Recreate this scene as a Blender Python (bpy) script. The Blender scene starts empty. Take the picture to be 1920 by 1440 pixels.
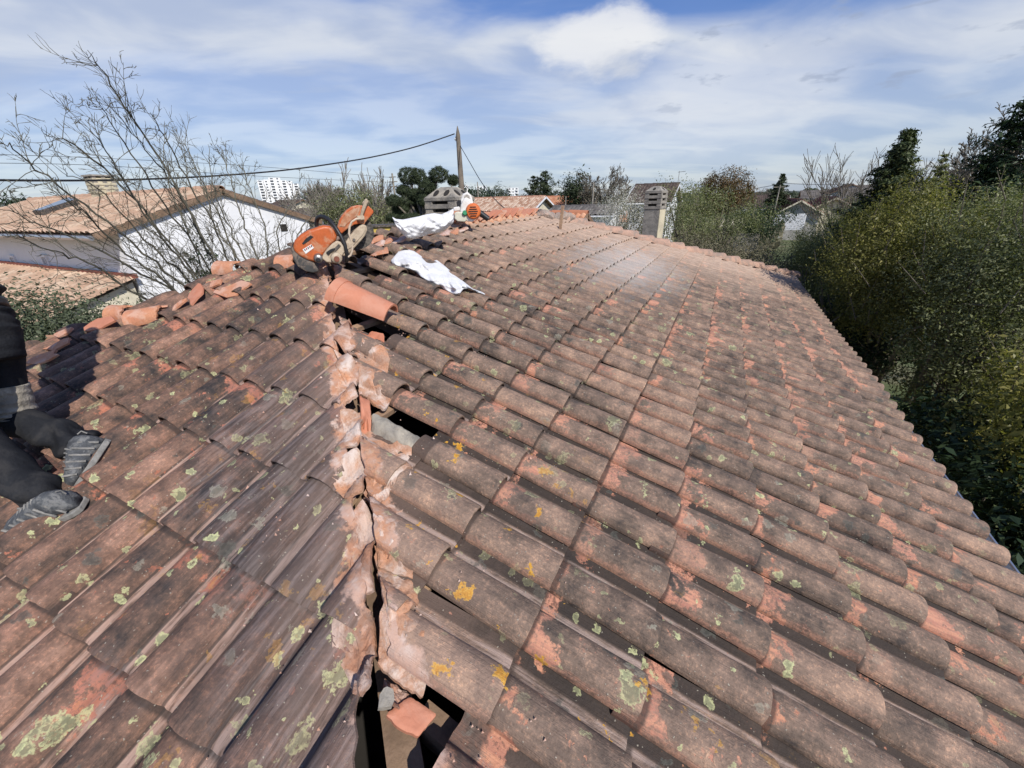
import bpy, bmesh, math, random
import numpy as np
from mathutils import Vector, Matrix

# ------------------------------------------------------------------ camera
S = bpy.context.scene
F_PX, PITCH, ROLL, AZ = 757.87, 0.4248, -0.0267, 0.4708      # focal length in photo pixels, tilt down, roll, yaw
FW = np.array([-math.sin(AZ)*math.cos(PITCH), math.cos(AZ)*math.cos(PITCH), -math.sin(PITCH)])
_r = np.array([math.cos(AZ), math.sin(AZ), 0.0]); _u = np.cross(_r, FW)
RT = _r*math.cos(ROLL)+_u*math.sin(ROLL); UP = -_r*math.sin(ROLL)+_u*math.cos(ROLL)
cd = bpy.data.cameras.new('camera'); cam = bpy.data.objects.new('camera', cd)
S.collection.objects.link(cam)
cd.sensor_width = 36; cd.lens = F_PX/1920*36; cd.clip_start = 0.05; cd.clip_end = 6000
cam.matrix_world = Matrix([[RT[i], UP[i], -FW[i], 0] for i in range(3)]+[[0, 0, 0, 1]])
S.camera = cam

# ------------------------------------------------------------------ sun and sky
SUN_AZ, SUN_EL = math.radians(121), math.radians(41)
SD = Vector((math.sin(SUN_AZ)*math.cos(SUN_EL), math.cos(SUN_AZ)*math.cos(SUN_EL), math.sin(SUN_EL)))
sl = bpy.data.lights.new('sun', 'SUN'); sl.energy = 4.4; sl.angle = math.radians(0.6); sl.color = (1.0, 0.95, 0.88)
so = bpy.data.objects.new('sun', sl); S.collection.objects.link(so)
so.rotation_euler = SD.to_track_quat('Z', 'Y').to_euler(); so.location = (20, -20, 30)
S.view_settings.view_transform = 'Standard'; S.view_settings.look = 'None'
S.view_settings.exposure = 0.12; S.view_settings.gamma = 1.0; S.view_settings.use_curve_mapping = False

class NT:
    """small helper for node trees"""
    def __init__(s, nt): s.nt = nt; s.n = nt.nodes; s.l = nt.links
    def new(s, t, **k):
        n = s.n.new(t)
        for a, b in k.items(): setattr(n, a, b)
        return n
    def put(s, inp, v):
        if v is None: return
        if isinstance(v, bpy.types.NodeSocket): s.l.new(v, inp)
        else:
            try: inp.default_value = v
            except Exception: inp.default_value = tuple(v)+(1.0,) if len(v) == 3 else v
    def math(s, op, a, b=None, c=None, clamp=False):
        n = s.new('ShaderNodeMath', operation=op, use_clamp=clamp)
        for i, v in enumerate((a, b, c)): s.put(n.inputs[i], v)
        return n.outputs[0]
    def vm(s, op, a, b=None):
        n = s.new('ShaderNodeVectorMath', operation=op)
        s.put(n.inputs[0], a); s.put(n.inputs[1], b)
        return n.outputs['Value'] if op in ('DOT_PRODUCT', 'LENGTH', 'DISTANCE') else n.outputs[0]
    def mix(s, f, a, b, mode='MIX'):
        n = s.new('ShaderNodeMix', data_type='RGBA', blend_type=mode)
        s.put(n.inputs[0], f); s.put(n.inputs[6], a); s.put(n.inputs[7], b)
        return n.outputs[2]
    def noise(s, vec, scale, detail=4, rough=0.55, dist=0.0, out=0):
        n = s.new('ShaderNodeTexNoise'); s.put(n.inputs['Vector'], vec); s.put(n.inputs['Scale'], scale)
        n.inputs['Detail'].default_value = detail; n.inputs['Roughness'].default_value = rough
        n.inputs['Distortion'].default_value = dist
        return n.outputs[out]
    def voro(s, vec, scale, feature='F1'):
        n = s.new('ShaderNodeTexVoronoi', feature=feature); s.put(n.inputs['Vector'], vec); s.put(n.inputs['Scale'], scale)
        return n
    def ss(s, v, a, b):
        n = s.new('ShaderNodeMapRange', interpolation_type='SMOOTHSTEP')
        s.put(n.inputs[0], v); n.inputs[1].default_value = a; n.inputs[2].default_value = b
        n.inputs[3].default_value = 0; n.inputs[4].default_value = 1
        return n.outputs[0]
    def ramp(s, f, stops):
        n = s.new('ShaderNodeValToRGB'); e = n.color_ramp.elements
        while len(e) < len(stops): e.new(0.5)
        for i, (p_, c) in enumerate(stops): e[i].position = p_; e[i].color = tuple(c)+(1.0,)
        s.put(n.inputs[0], f); return n.outputs[0]
    def comb(s, x, y, z):
        n = s.new('ShaderNodeCombineXYZ')
        for i, v in enumerate((x, y, z)): s.put(n.inputs[i], v)
        return n.outputs[0]
    def sep(s, v):
        n = s.new('ShaderNodeSeparateXYZ'); s.put(n.inputs[0], v); return n.outputs

W = bpy.data.worlds.new('World'); S.world = W; W.use_nodes = True
t = NT(W.node_tree); t.n.clear()
sky = t.new('ShaderNodeTexSky', sky_type='NISHITA'); sky.sun_disc = False
sky.sun_elevation = SUN_EL; sky.sun_rotation = SUN_AZ; sky.air_density = 1.0; sky.dust_density = 0.6; sky.ozone_density = 2.2; sky.altitude = 50
tc = t.new('ShaderNodeTexCoord'); d = t.vm('NORMALIZE', tc.outputs['Generated'])
dx, dy, dz = t.sep(d)
zz = t.math('MAXIMUM', dz, 0.0)
den = t.math('ADD', zz, 0.16)
# cloud layer seen on a plane overhead, bands run across the view
px_ = t.math('DIVIDE', dx, den); py_ = t.math('DIVIDE', dy, den)
ca, sa = math.cos(0.62), math.sin(0.62)
cu = t.math('ADD', t.math('MULTIPLY', px_, ca), t.math('MULTIPLY', py_, sa))
cv = t.math('SUBTRACT', t.math('MULTIPLY', py_, ca), t.math('MULTIPLY', px_, sa))
cvec = t.comb(t.math('MULTIPLY', cu, 0.33), t.math('MULTIPLY', cv, 0.85), 3.7)
veil = t.noise(cvec, 0.9, 6, 0.50, 0.55)
veil2 = t.noise(t.comb(t.math('MULTIPLY', cu, 0.5), cv, 9.1), 1.9, 5, 0.5, 0.8)
vmask = t.ss(t.math('ADD', t.math('MULTIPLY', veil, 0.74), t.math('MULTIPLY', veil2, 0.26)), 0.29, 0.54)
# fades towards the clear blue overhead, and thins again close to the horizon
hv = t.math('ADD', dz, t.math('MULTIPLY', t.math('SUBTRACT', veil2, 0.5), 0.16)); hv = t.math('ADD', hv, t.math('MULTIPLY', dx, 0.08))
high = t.math('SUBTRACT', 1.0, t.math('MULTIPLY', t.ss(hv, 0.235, 0.315), 0.92))
low = t.math('ADD', 0.55, t.math('MULTIPLY', t.ss(dz, 0.03, 0.22), 0.45))
vm_ = t.math('MULTIPLY', t.math('MULTIPLY', vmask, high), t.math('MULTIPLY', low, 0.90))
base = t.math('MULTIPLY', high, 0.60)
vm_ = t.math('MAXIMUM', vm_, base)
def look(px, py):
    v = FW+RT*(px-960)/F_PX-UP*(py-720)/F_PX
    return v/np.linalg.norm(v)
def blob(px, py, rad, soft, sc, amp, thr, vs=2.2):
    c = look(px, py)
    dist = t.vm('LENGTH', t.vm('MULTIPLY', t.vm('SUBTRACT', d, tuple(c)), (1.0, 1.0, vs)))
    nn = t.noise(t.vm('MULTIPLY', d, (1.0, 1.0, vs)), sc, 7, 0.58, 0.3)
    fall = t.math('SUBTRACT', 1.0, t.ss(dist, rad*(1-soft), rad))
    return t.math('MULTIPLY', t.ss(t.math('ADD', t.math('MULTIPLY', fall, 0.5), t.math('MULTIPLY', nn, 0.55)), thr, thr+0.26), amp)
cum = blob(1125, 80, 0.22, 0.9, 9.0, 0.85, 0.47)
cumb = blob(1165, 122, 0.12, 1.0, 12.0, 0.45, 0.50)
cum2 = blob(1340, 215, 0.50, 1.0, 3.0, 0.40, 0.50)
grey = t.noise(t.comb(cu, t.math('MULTIPLY', cv, 1.7), 1.3), 1.4, 5, 0.5, 0.4)
ccol = t.mix(t.ss(grey, 0.36, 0.62), (5.2, 6.0, 7.7, 1), (7.9, 8.3, 8.9, 1))
skyc = t.mix(1.0, sky.outputs[0], t.mix(t.ss(dz, 0.02, 0.30), (0.95, 1.06, 1.30, 1), (0.66, 0.92, 1.42, 1)), 'MULTIPLY')
col = t.mix(vm_, skyc, ccol)
wm = t.math('MAXIMUM', cum, cum2)
col = t.mix(wm, col, (9.4, 9.5, 9.7, 1))
# small dark scud clouds low in the sky
scn = t.noise(t.comb(t.math('MULTIPLY', dx, 1.0), t.math('MULTIPLY', dy, 1.0), t.math('MULTIPLY', dz, 3.4)), 11.0, 5, 0.55)
scm = t.math('MULTIPLY', t.ss(scn, 0.58, 0.68), t.math('MULTIPLY', t.ss(dz, 0.10, 0.17), t.math('SUBTRACT', 1.0, t.ss(dz, 0.26, 0.40))))
scm = t.math('MULTIPLY', scm, t.ss(dx, -0.35, -0.05))
col = t.mix(t.math('MULTIPLY', scm, 0.55), col, (3.6, 4.3, 5.8, 1))
col = t.mix(cumb, col, (5.0, 5.6, 6.8, 1))
bg = t.new('ShaderNodeBackground'); t.put(bg.inputs[0], col); bg.inputs[1].default_value = 0.085
wo = t.new('ShaderNodeOutputWorld'); t.l.new(bg.outputs[0], wo.inputs[0])

# ------------------------------------------------------------------ helpers
COL = S.collection
rng = np.random.default_rng(7); random.seed(7)
A3 = lambda *v: np.array(v, float)
def ray(px, py): return FW+RT*(px-960)/F_PX-UP*(py-720)/F_PX
def at(px, py, dist):
    """point of the photograph at a horizontal distance from the camera"""
    v = ray(px, py); return v*dist/math.hypot(v[0], v[1])
def nrm(v): v = np.asarray(v, float); return v/np.linalg.norm(v)

def wloc(o):
    v = np.zeros(3)
    while o is not None: v += np.array(o.location); o = o.parent
    return v
def tag(o, label=None, cat=None, group=None, kind=None):
    for k, v in (('label', label), ('category', cat), ('group', group), ('kind', kind)):
        if v: o[k] = v
    return o
def thing(name, label, cat, loc=(0, 0, 0), group=None):
    o = bpy.data.objects.new(name, None); o.empty_display_size = 0.1; COL.objects.link(o); o.location = tuple(loc)
    return tag(o, label, cat, group)
def mesh_obj(name, V, Fc, mat=None, parent=None, smooth=False, uv=None, attrs=None, local=False):
    V = np.asarray(V, float)
    if parent is not None and not local: V = V-wloc(parent)
    me = bpy.data.meshes.new(name)
    if isinstance(Fc, np.ndarray):
        k = Fc.shape[1]; me.vertices.add(len(V)); me.vertices.foreach_set('co', V.ravel())
        me.loops.add(Fc.size); me.loops.foreach_set('vertex_index', Fc.ravel().astype(np.int32))
        me.polygons.add(len(Fc)); me.polygons.foreach_set('loop_start', np.arange(0, Fc.size, k, dtype=np.int32))
        me.update(calc_edges=True)
    else:
        me.from_pydata([tuple(v) for v in V], [], [tuple(f) for f in Fc])
    if smooth: me.polygons.foreach_set('use_smooth', np.ones(len(me.polygons), bool))
    if uv is not None:
        l = me.uv_layers.new(name='UVMap'); idx = np.empty(len(me.loops), np.int32); me.loops.foreach_get('vertex_index', idx)
        l.data.foreach_set('uv', np.asarray(uv)[idx].ravel())
    for k_, a in (attrs or {}).items():
        at_ = me.attributes.new(k_, 'FLOAT', 'POINT'); at_.data.foreach_set('value', np.asarray(a, float))
    me.update()
    if mat is not None: me.materials.append(mat)
    o = bpy.data.objects.new(name, me); COL.objects.link(o); o.parent = parent
    return o

class MB:
    def __init__(s): s.v = []; s.f = []
    def add(s, V, Fs):
        n = len(s.v); s.v += [tuple(v) for v in V]; s.f += [tuple(n+i for i in f) for f in Fs]; return s
    def box(s, c, size, ax=None, bev=0.0):
        c = A3(*c); hx, hy, hz = [k/2 for k in size]
        ax = ax if ax is not None else np.eye(3)
        if bev <= 0:
            V = [c+ax[0]*x*hx+ax[1]*y*hy+ax[2]*z*hz for x in (-1, 1) for y in (-1, 1) for z in (-1, 1)]
            return s.add(V, [(0, 1, 3, 2), (4, 6, 7, 5), (0, 4, 5, 1), (2, 3, 7, 6), (0, 2, 6, 4), (1, 5, 7, 3)])
        bm = bmesh.new(); bmesh.ops.create_cube(bm, size=1)
        for v in bm.verts: v.co = Vector((v.co.x*size[0], v.co.y*size[1], v.co.z*size[2]))
        bmesh.ops.bevel(bm, geom=bm.edges[:], offset=bev, segments=2, affect='EDGES')
        bm.verts.index_update()
        V = [c+ax[0]*v.co.x+ax[1]*v.co.y+ax[2]*v.co.z for v in bm.verts]
        Fs = [[v.index for v in f.verts] for f in bm.faces]; bm.free()
        return s.add(V, Fs)
    def tube(s, pts, rad, n=8, cap=True, flat=None):
        pts = [A3(*p) for p in pts]; m = len(pts)
        rad = [rad]*m if np.isscalar(rad) else rad
        V = []; ref = None
        for i, p in enumerate(pts):
            tg = nrm(pts[min(i+1, m-1)]-pts[max(i-1, 0)])
            if ref is None:
                ref = np.cross(tg, (0, 0, 1.0))
                if np.linalg.norm(ref) < 0.1: ref = np.cross(tg, (1.0, 0, 0))
            a = nrm(ref-tg*np.dot(ref, tg)); b = np.cross(tg, a); ref = a
            for k in range(n):
                q = 2*math.pi*k/n; V.append(p+(a*math.cos(q)+b*math.sin(q)*(flat or 1))*rad[i])
        Fs = [(i*n+k, i*n+(k+1) % n, (i+1)*n+(k+1) % n, (i+1)*n+k) for i in range(m-1) for k in range(n)]
        if cap: Fs += [tuple(range(n))[::-1], tuple((m-1)*n+k for k in range(n))]
        return s.add(V, Fs)
    def prism(s, outline, depth):
        """outline: list of 3D points, depth: vector"""
        a = [A3(*p) for p in outline]; b = [p+depth for p in a]; n = len(a)
        return s.add(a+b, [tuple(range(n)), tuple(range(2*n-1, n-1, -1))]+[(i, i+n, (i+1) % n+n, (i+1) % n) for i in range(n)])
    def lathe(s, c, axis, prof, n=20):
        c = A3(*c); axis = nrm(axis); a = np.cross(axis, (0, 0, 1.0))
        if np.linalg.norm(a) < .1: a = np.cross(axis, (1.0, 0, 0))
        a = nrm(a); b = np.cross(axis, a); V = []
        for (h, r) in prof:
            for k in range(n):
                q = 2*math.pi*k/n; V.append(c+axis*h+(a*math.cos(q)+b*math.sin(q))*r)
        m = len(prof)
        Fs = [(i*n+k, i*n+(k+1) % n, (i+1)*n+(k+1) % n, (i+1)*n+k) for i in range(m-1) for k in range(n)]
        Fs += [tuple(range(n))[::-1], tuple((m-1)*n+k for k in range(n))]
        return s.add(V, Fs)
    def build(s, name, mat, parent=None, smooth=False, bevel=0.0, kind=None, label=None, auto=True):
        o = mesh_obj(name, s.v, s.f, mat, parent, smooth)
        bm = bmesh.new(); bm.from_mesh(o.data); bmesh.ops.recalc_face_normals(bm, faces=bm.faces[:]); bm.to_mesh(o.data); bm.free()
        if bevel:
            b = o.modifiers.new('bevel', 'BEVEL'); b.width = bevel; b.segments = 2; b.limit_method = 'ANGLE'
        if smooth and auto:
            sharp_smooth(o)
        tag(o, label, kind=kind)
        return o
def sharp_smooth(o, ang=40):
    me = o.data; bm = bmesh.new(); bm.from_mesh(me); ca_ = math.radians(ang)
    for e in bm.edges:
        if len(e.link_faces) == 2 and e.calc_face_angle(0) > ca_: e.smooth = False
    for f in bm.faces: f.smooth = True
    bm.to_mesh(me); bm.free()

# ------------------------------------------------------------------ materials
MATS = {}
def pm(name, col, rough=0.75, var=0.18, scale=6.0, bump=0.25, bscale=40.0, col2=None, metal=0.0, spec=0.4, fine=0.10, dirt=None, dirt_amt=0.0, bdist=0.01, dirt_scale=2.0):
    """plain procedural material: base colour broken up at two scales, optional dirt, fine bump"""
    if name in MATS: return MATS[name]
    m = bpy.data.materials.new(name); m.use_nodes = True; t = NT(m.node_tree)
    b = t.n['Principled BSDF']; pos = t.new('ShaderNodeNewGeometry').outputs['Position']
    n1 = t.noise(pos, scale, 5, 0.6); n2 = t.noise(pos, scale*9, 3, 0.6)
    c2 = col2 or tuple(c*(1-var*1.6) for c in col)
    c = t.mix(t.ss(n1, 0.32, 0.68), tuple(col)+(1,), tuple(c2)+(1,))
    c = t.mix(t.math('MULTIPLY', t.ss(n2, 0.42, 0.75), fine*4, clamp=True), c, tuple(k*0.62 for k in col)+(1,))
    if dirt:
        n3 = t.noise(pos, dirt_scale, 7, 0.68, 0.4)
        c = t.mix(t.math('MULTIPLY', t.ss(n3, 0.46, 0.62), dirt_amt), c, tuple(dirt)+(1,))
    t.put(b.inputs['Base Color'], c); b.inputs['Roughness'].default_value = rough
    b.inputs['Metallic'].default_value = metal; b.inputs['Specular IOR Level'].default_value = spec
    if bump:
        bp = t.new('ShaderNodeBump'); bp.inputs['Strength'].default_value = bump; bp.inputs['Distance'].default_value = bdist
        t.put(bp.inputs['Height'], t.noise(pos, bscale, 5, 0.6)); t.put(b.inputs['Normal'], bp.outputs[0])
    MATS[name] = m; return m
def leaf_mat(name, cols, rough=0.6, trans=0.25, patch=None, patch_scale=0.6, spec=0.15):
    if name in MATS: return MATS[name]
    m = bpy.data.materials.new(name); m.use_nodes = True; t = NT(m.node_tree); b = t.n['Principled BSDF']
    a = t.new('ShaderNodeAttribute', attribute_name='rnd').outputs['Fac']
    stops = [(i/(len(cols)-1), c) for i, c in enumerate(cols)]
    c = t.ramp(a, stops); pos = t.new('ShaderNodeNewGeometry').outputs['Position']
    if patch:
        f = t.ss(t.noise(pos, patch_scale, 4, 0.6), 0.48, 0.62)
        c = t.mix(t.math('MULTIPLY', f, 0.8), c, t.mix(a, tuple(patch[0])+(1,), tuple(patch[1])+(1,)))
    t.put(b.inputs['Base Color'], c); b.inputs['Roughness'].default_value = rough; b.inputs['Specular IOR Level'].default_value = spec
    tr = t.new('ShaderNodeBsdfTranslucent'); t.put(tr.inputs[0], t.mix(1.0, c, (1.3, 1.5, 0.6, 1), 'MULTIPLY'))
    mx = t.new('ShaderNodeMixShader'); mx.inputs[0].default_value = min(0.4, trans*1.3)
    t.l.new(b.outputs[0], mx.inputs[1]); t.l.new(tr.outputs[0], mx.inputs[2])
    t.l.new(mx.outputs[0], t.n['Material Output'].inputs[0]); MATS[name] = m; return m

# ------------------------------------------------------------------ roof geometry (metres, camera at the origin, Z up, ridge along Y)
TH1, TH2, L, TW = 0.3195, 0.3616, 0.3475, 0.21
T1, T2 = math.tan(TH1), math.tan(TH2)
P1 = A3(-0.6797, 2.5684, -1.1213); P2 = A3(-4.2375, 1.4485, -0.7616)
D1 = A3(math.cos(TH1), 0, -math.sin(TH1)); N1 = A3(math.sin(TH1), 0, math.cos(TH1))
D2 = A3(0, -math.cos(TH2), -math.sin(TH2)); N2 = A3(0, -math.sin(TH2), math.cos(TH2))
EX, EY, EZ = A3(1, 0, 0), A3(0, 1, 0), A3(0, 0, 1)
zp1 = lambda x: P1[2]-(x-P1[0])*T1
zp2 = lambda y: P2[2]+(y-P2[1])*T2
RX = -3.15                                              # ridge
RY0, RY1 = P2[1]+(zp1(RX)-P2[2])/T2, 7.5
EAVE_X, EAVE_Y = 1.67, -1.56
FARY = lambda x: RY1+(x-RX)*0.927                        # far hip in plan
HIPY = lambda x: P2[1]+(zp1(x)-P2[2])/T2                 # near hip in plan
HIPX = lambda y: P1[0]+(P1[2]-zp2(y))/T1
HIP2X = lambda y: RX-(RY0-y)/1.16                        # left hip of the end face
GZ = -4.7
def hit(px, py, pl=1, h=0.0):
    """where the sight line through a photo pixel meets a roof face raised by h"""
    v = ray(px, py)
    k = (P1[2]+P1[0]*T1+h/math.cos(TH1))/(v[2]+v[0]*T1) if pl == 1 else (P2[2]-P2[1]*T2+h/math.cos(TH2))/(v[2]-v[1]*T2)
    return v*k
def px_of(X):
    X = np.atleast_2d(X); z = X@FW
    return np.stack([960+F_PX*(X@RT)/z, 720-F_PX*(X@UP)/z], -1), z
# ================================================================== TILE MATERIAL
CRS = 0.204
def tile_mat(name, face):
    m = bpy.data.materials.new(name); m.use_nodes = True; t = NT(m.node_tree); b = t.n['Principled BSDF']
    pos = t.new('ShaderNodeNewGeometry').outputs['Position']; X, Y, Z = t.sep(pos)
    uvn = t.new('ShaderNodeUVMap', uv_map='UVMap'); u, v, _ = t.sep(uvn.outputs[0])
    at_ = t.new('ShaderNodeAttribute', attribute_name='rnd').outputs['Fac']
    rnd = t.math('FRACT', t.math('ADD', t.new('ShaderNodeObjectInfo').outputs['Random'], at_))
    r2 = t.math('FRACT', t.math('MULTIPLY', rnd, 17.31)); r3 = t.math('FRACT', t.math('MULTIPLY', rnd, 53.77))
    ro = t.math('MULTIPLY', rnd, 40.0)
    groove = t.noise(t.comb(t.math('MULTIPLY', u, 330.0), t.math('MULTIPLY', v, 9.0), ro), 1.0, 2, 0.6)
    streak = t.noise(t.comb(t.math('MULTIPLY', u, 60.0), t.math('MULTIPLY', v, 7.0), ro), 1.0, 3, 0.6)
    big = t.noise(pos, 1.3, 2, 0.5); mid = t.noise(pos, 9.0, 5, 0.66); fine = t.noise(pos, 85.0, 4, 0.75)
    wobn = t.vm('SUBTRACT', t.noise(pos, 30.0, 3, 0.62, out=1), (0.5, 0.5, 0.5))
    # weathered base
    f = t.math('ADD', t.math('MULTIPLY', t.math('SUBTRACT', mid, 0.13), 0.86), t.math('ADD', t.math('MULTIPLY', streak, 0.22), t.math('MULTIPLY', big, 0.28)))
    f = t.math('ADD', f, t.math('MULTIPLY', t.math('SUBTRACT', rnd, 0.5), 0.13))
    if face == 1:
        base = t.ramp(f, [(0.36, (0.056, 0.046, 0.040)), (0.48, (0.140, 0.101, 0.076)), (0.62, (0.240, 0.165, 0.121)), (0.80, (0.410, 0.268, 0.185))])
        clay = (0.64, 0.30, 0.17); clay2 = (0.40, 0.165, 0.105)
    else:
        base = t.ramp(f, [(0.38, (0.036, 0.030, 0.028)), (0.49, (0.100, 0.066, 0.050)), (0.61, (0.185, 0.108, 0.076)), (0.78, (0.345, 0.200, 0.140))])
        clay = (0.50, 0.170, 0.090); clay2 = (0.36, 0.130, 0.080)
    base = t.mix(t.math('MULTIPLY', t.ss(fine, 0.50, 0.68), 0.62), base, t.mix(1.0, base, (2.1, 1.85, 1.65, 1), 'MULTIPLY'))
    base = t.mix(t.math('MULTIPLY', t.math('SUBTRACT', 1.0, t.ss(fine, 0.32, 0.46)), 0.45), base, t.mix(1.0, base, (0.45, 0.42, 0.40, 1), 'MULTIPLY'))
    base = t.mix(t.math('MULTIPLY', t.ss(groove, 0.52, 0.70), 0.45), base, t.mix(1.0, base, (0.55, 0.52, 0.50, 1), 'MULTIPLY'))
    # dust lying in the pans and on the shoulder of the roll
    pan = t.math('MULTIPLY', t.ss(u, float(CRS)-0.006, float(CRS)+0.008), t.math('SUBTRACT', 1.0, t.ss(u, float(CRS)+0.034, float(CRS)+0.048)))
    crs = t.math('SUBTRACT', 1.0, t.ss(t.math('ABSOLUTE', t.math('SUBTRACT', u, float(CRS))), 0.0025, 0.007))
    gut = t.math('MULTIPLY', t.ss(t.math('ADD', u, t.math('MULTIPLY', t.math('SUBTRACT', mid, 0.5), 0.02)), float(CRS)+0.036, float(CRS)+0.050), 0.92)
    gut = t.math('MAXIMUM', gut, t.math('MULTIPLY', crs, 0.7))
    base = t.mix(t.math('MULTIPLY', pan, t.math('MULTIPLY', t.ss(streak, 0.35, 0.62), 0.75 if face == 1 else 0.80)), base, (0.42, 0.32, 0.275, 1) if face == 1 else (0.46, 0.31, 0.245, 1))
    base = t.mix(gut, base, (0.035, 0.027, 0.023, 1))  # dark lines paint in the gap shade along crease and pan edge
    # bare clay: below the tile above, along the lower edge of the roll, and in flakes
    nz = t.math('SUBTRACT', mid, 0.5)
    top = t.ss(t.math('ADD', t.math('ADD', v, t.math('MULTIPLY', nz, 0.62)), t.math('MULTIPLY', r2, 0.10)), 0.345, 0.370)
    top = t.math('MULTIPLY', top, t.ss(t.math('ADD', r3, t.math('MULTIPLY', t.ss(X, -1.4, 0.8), 0.55)), 0.52, 0.72))
    edge = t.math('SUBTRACT', 1.0, t.ss(t.math('ADD', u, t.math('MULTIPLY', nz, 0.11)), 0.012, 0.026))
    edge = t.math('MULTIPLY', edge, t.math('MULTIPLY', t.ss(r2, 0.4, 0.8), 0.45))
    fl = t.noise(t.vm('ADD', pos, (3.3, 7.7, 1.1)), 16.0, 4, 0.62)
    flake = t.ss(t.math('ADD', fl, t.math('MULTIPLY', t.math('SUBTRACT', r3, 0.5), 0.10)), 0.69, 0.705)
    flake2 = t.ss(t.noise(t.vm('ADD', pos, (9.3, 2.7, 5.1)), 42.0, 2, 0.6), 0.72, 0.74)
    cm = t.math('MAXIMUM', t.math('MAXIMUM', top, edge), t.math('MAXIMUM', flake, t.math('MULTIPLY', flake2, 0.7)))
    rough_e = t.ss(t.math('ADD', fine, t.math('MULTIPLY', nz, 0.5)), 0.42, 0.56)
    cm = t.math('MULTIPLY', cm, t.math('ADD', 0.30, t.math('MULTIPLY', rough_e, 0.65)))
    ccol = t.mix(t.ss(streak, 0.35, 0.65), clay+(1,), clay2+(1,))
    ccol = t.mix(t.math('MULTIPLY', r2, 0.35), ccol, (0.52, 0.27, 0.21, 1))
    c = t.mix(cm, base, ccol)
    seam = t.math('MULTIPLY', t.ss(t.math('ADD', v, t.math('MULTIPLY', nz, 0.02)), L-0.020, L-0.008), 0.8)  # gap shade below the tile above, painted as a dark line
    c = t.mix(seam, c, (0.040, 0.030, 0.026, 1))
    # dark algae blots
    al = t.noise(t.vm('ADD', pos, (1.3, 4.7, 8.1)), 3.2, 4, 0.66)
    c = t.mix(t.math('MULTIPLY', t.ss(al, 0.55, 0.72), 0.45), c, (0.055, 0.048, 0.047, 1))
    if face == 2:  # shadow beside the hip, painted into the tile colour
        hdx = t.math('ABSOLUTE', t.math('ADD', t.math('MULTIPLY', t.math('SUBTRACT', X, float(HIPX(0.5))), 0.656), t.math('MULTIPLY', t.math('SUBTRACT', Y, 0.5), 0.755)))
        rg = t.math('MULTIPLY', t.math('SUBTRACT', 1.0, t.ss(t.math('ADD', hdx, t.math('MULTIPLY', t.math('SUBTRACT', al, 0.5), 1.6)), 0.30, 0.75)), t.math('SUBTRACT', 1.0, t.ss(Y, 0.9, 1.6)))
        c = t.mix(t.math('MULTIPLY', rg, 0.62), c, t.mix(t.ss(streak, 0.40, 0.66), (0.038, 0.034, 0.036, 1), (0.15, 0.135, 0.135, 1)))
    # pale speckles
    vs = t.voro(t.vm('ADD', pos, t.vm('MULTIPLY', wobn, (0.02, 0.02, 0.02))), 75.0)
    sm = t.math('MULTIPLY', t.math('SUBTRACT', 1.0, t.ss(vs.outputs['Distance'], 0.10, 0.22)), t.ss(t.math('ADD', t.sep(vs.outputs['Color'])[0], t.math('MULTIPLY', nz, 0.9)), 0.74, 0.80))
    c = t.mix(t.math('MULTIPLY', sm, 0.75), c, (0.40, 0.36, 0.29, 1))
    # lichen rosettes at three sizes
    def lich(scale, thr, r0, off, inner, outer, amt, dist=0.045, region=None):
        wob = t.vm('MULTIPLY', wobn, (1.9/scale*dist*11,)*3)
        vv = t.voro(t.vm('ADD', t.vm('ADD', pos, wob), off), scale)
        cr, cg, cb = t.sep(vv.outputs['Color'])
        rr = t.math('MULTIPLY', t.math('ADD', 0.35, t.math('MULTIPLY', cg, 0.65)), r0)
        q = t.math('DIVIDE', vv.outputs['Distance'], rr)
        mk = t.math('MULTIPLY', t.math('SUBTRACT', 1.0, t.ss(q, 0.86, 1.0)), t.math('GREATER_THAN', cr, thr))
        mk = t.math('MULTIPLY', mk, t.math('ADD', 0.15, t.math('MULTIPLY', t.ss(t.math('ADD', fine, t.math('MULTIPLY', t.math('SUBTRACT', 1.0, q), 0.35)), 0.44, 0.60), 0.85)))
        if region is not None: mk = t.math('MULTIPLY', mk, region)
        rim = t.ss(t.math('ADD', q, t.math('MULTIPLY', t.math('SUBTRACT', fine, 0.5), 0.9)), 0.45, 0.85)
        return t.math('MULTIPLY', mk, amt), t.mix(rim, inner+(1,), outer+(1,))
    lreg = t.ss(t.noise(t.vm('ADD', pos, (5.5, 0.0, 2.0)), 1.1, 3, 0.5), 0.40, 0.62)
    lreg = t.math('ADD', 0.25, t.math('MULTIPLY', lreg, 0.75))
    near = t.math('SUBTRACT', 1.0, t.math('MULTIPLY', t.ss(Y, 3.0, 8.0), 0.6))
    lreg = t.math('MULTIPLY', lreg, near)
    for args in ((8.0, 0.62 if face == 2 else 0.74, 0.36, (0.0, 0.0, 0.0), (0.20, 0.21, 0.12), (0.47, 0.48, 0.25), 0.85),
                 (17.0, 0.66 if face == 2 else 0.74, 0.38, (3.1, 1.7, 0.4), (0.30, 0.31, 0.17), (0.54, 0.55, 0.28), 0.85),
                 (12.0, 0.80, 0.40, (7.1, 2.7, 1.4), (0.22, 0.22, 0.17), (0.36, 0.35, 0.27), 0.5),
                 (11.0, 0.84, 0.40, (2.1, 9.7, 3.4), (0.055, 0.058, 0.05), (0.10, 0.10, 0.085), 0.7)):
        mk, lc = lich(*args, region=lreg if args[3] != (2.1, 9.7, 3.4) else None)
        c = t.mix(mk, c, lc)
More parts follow.
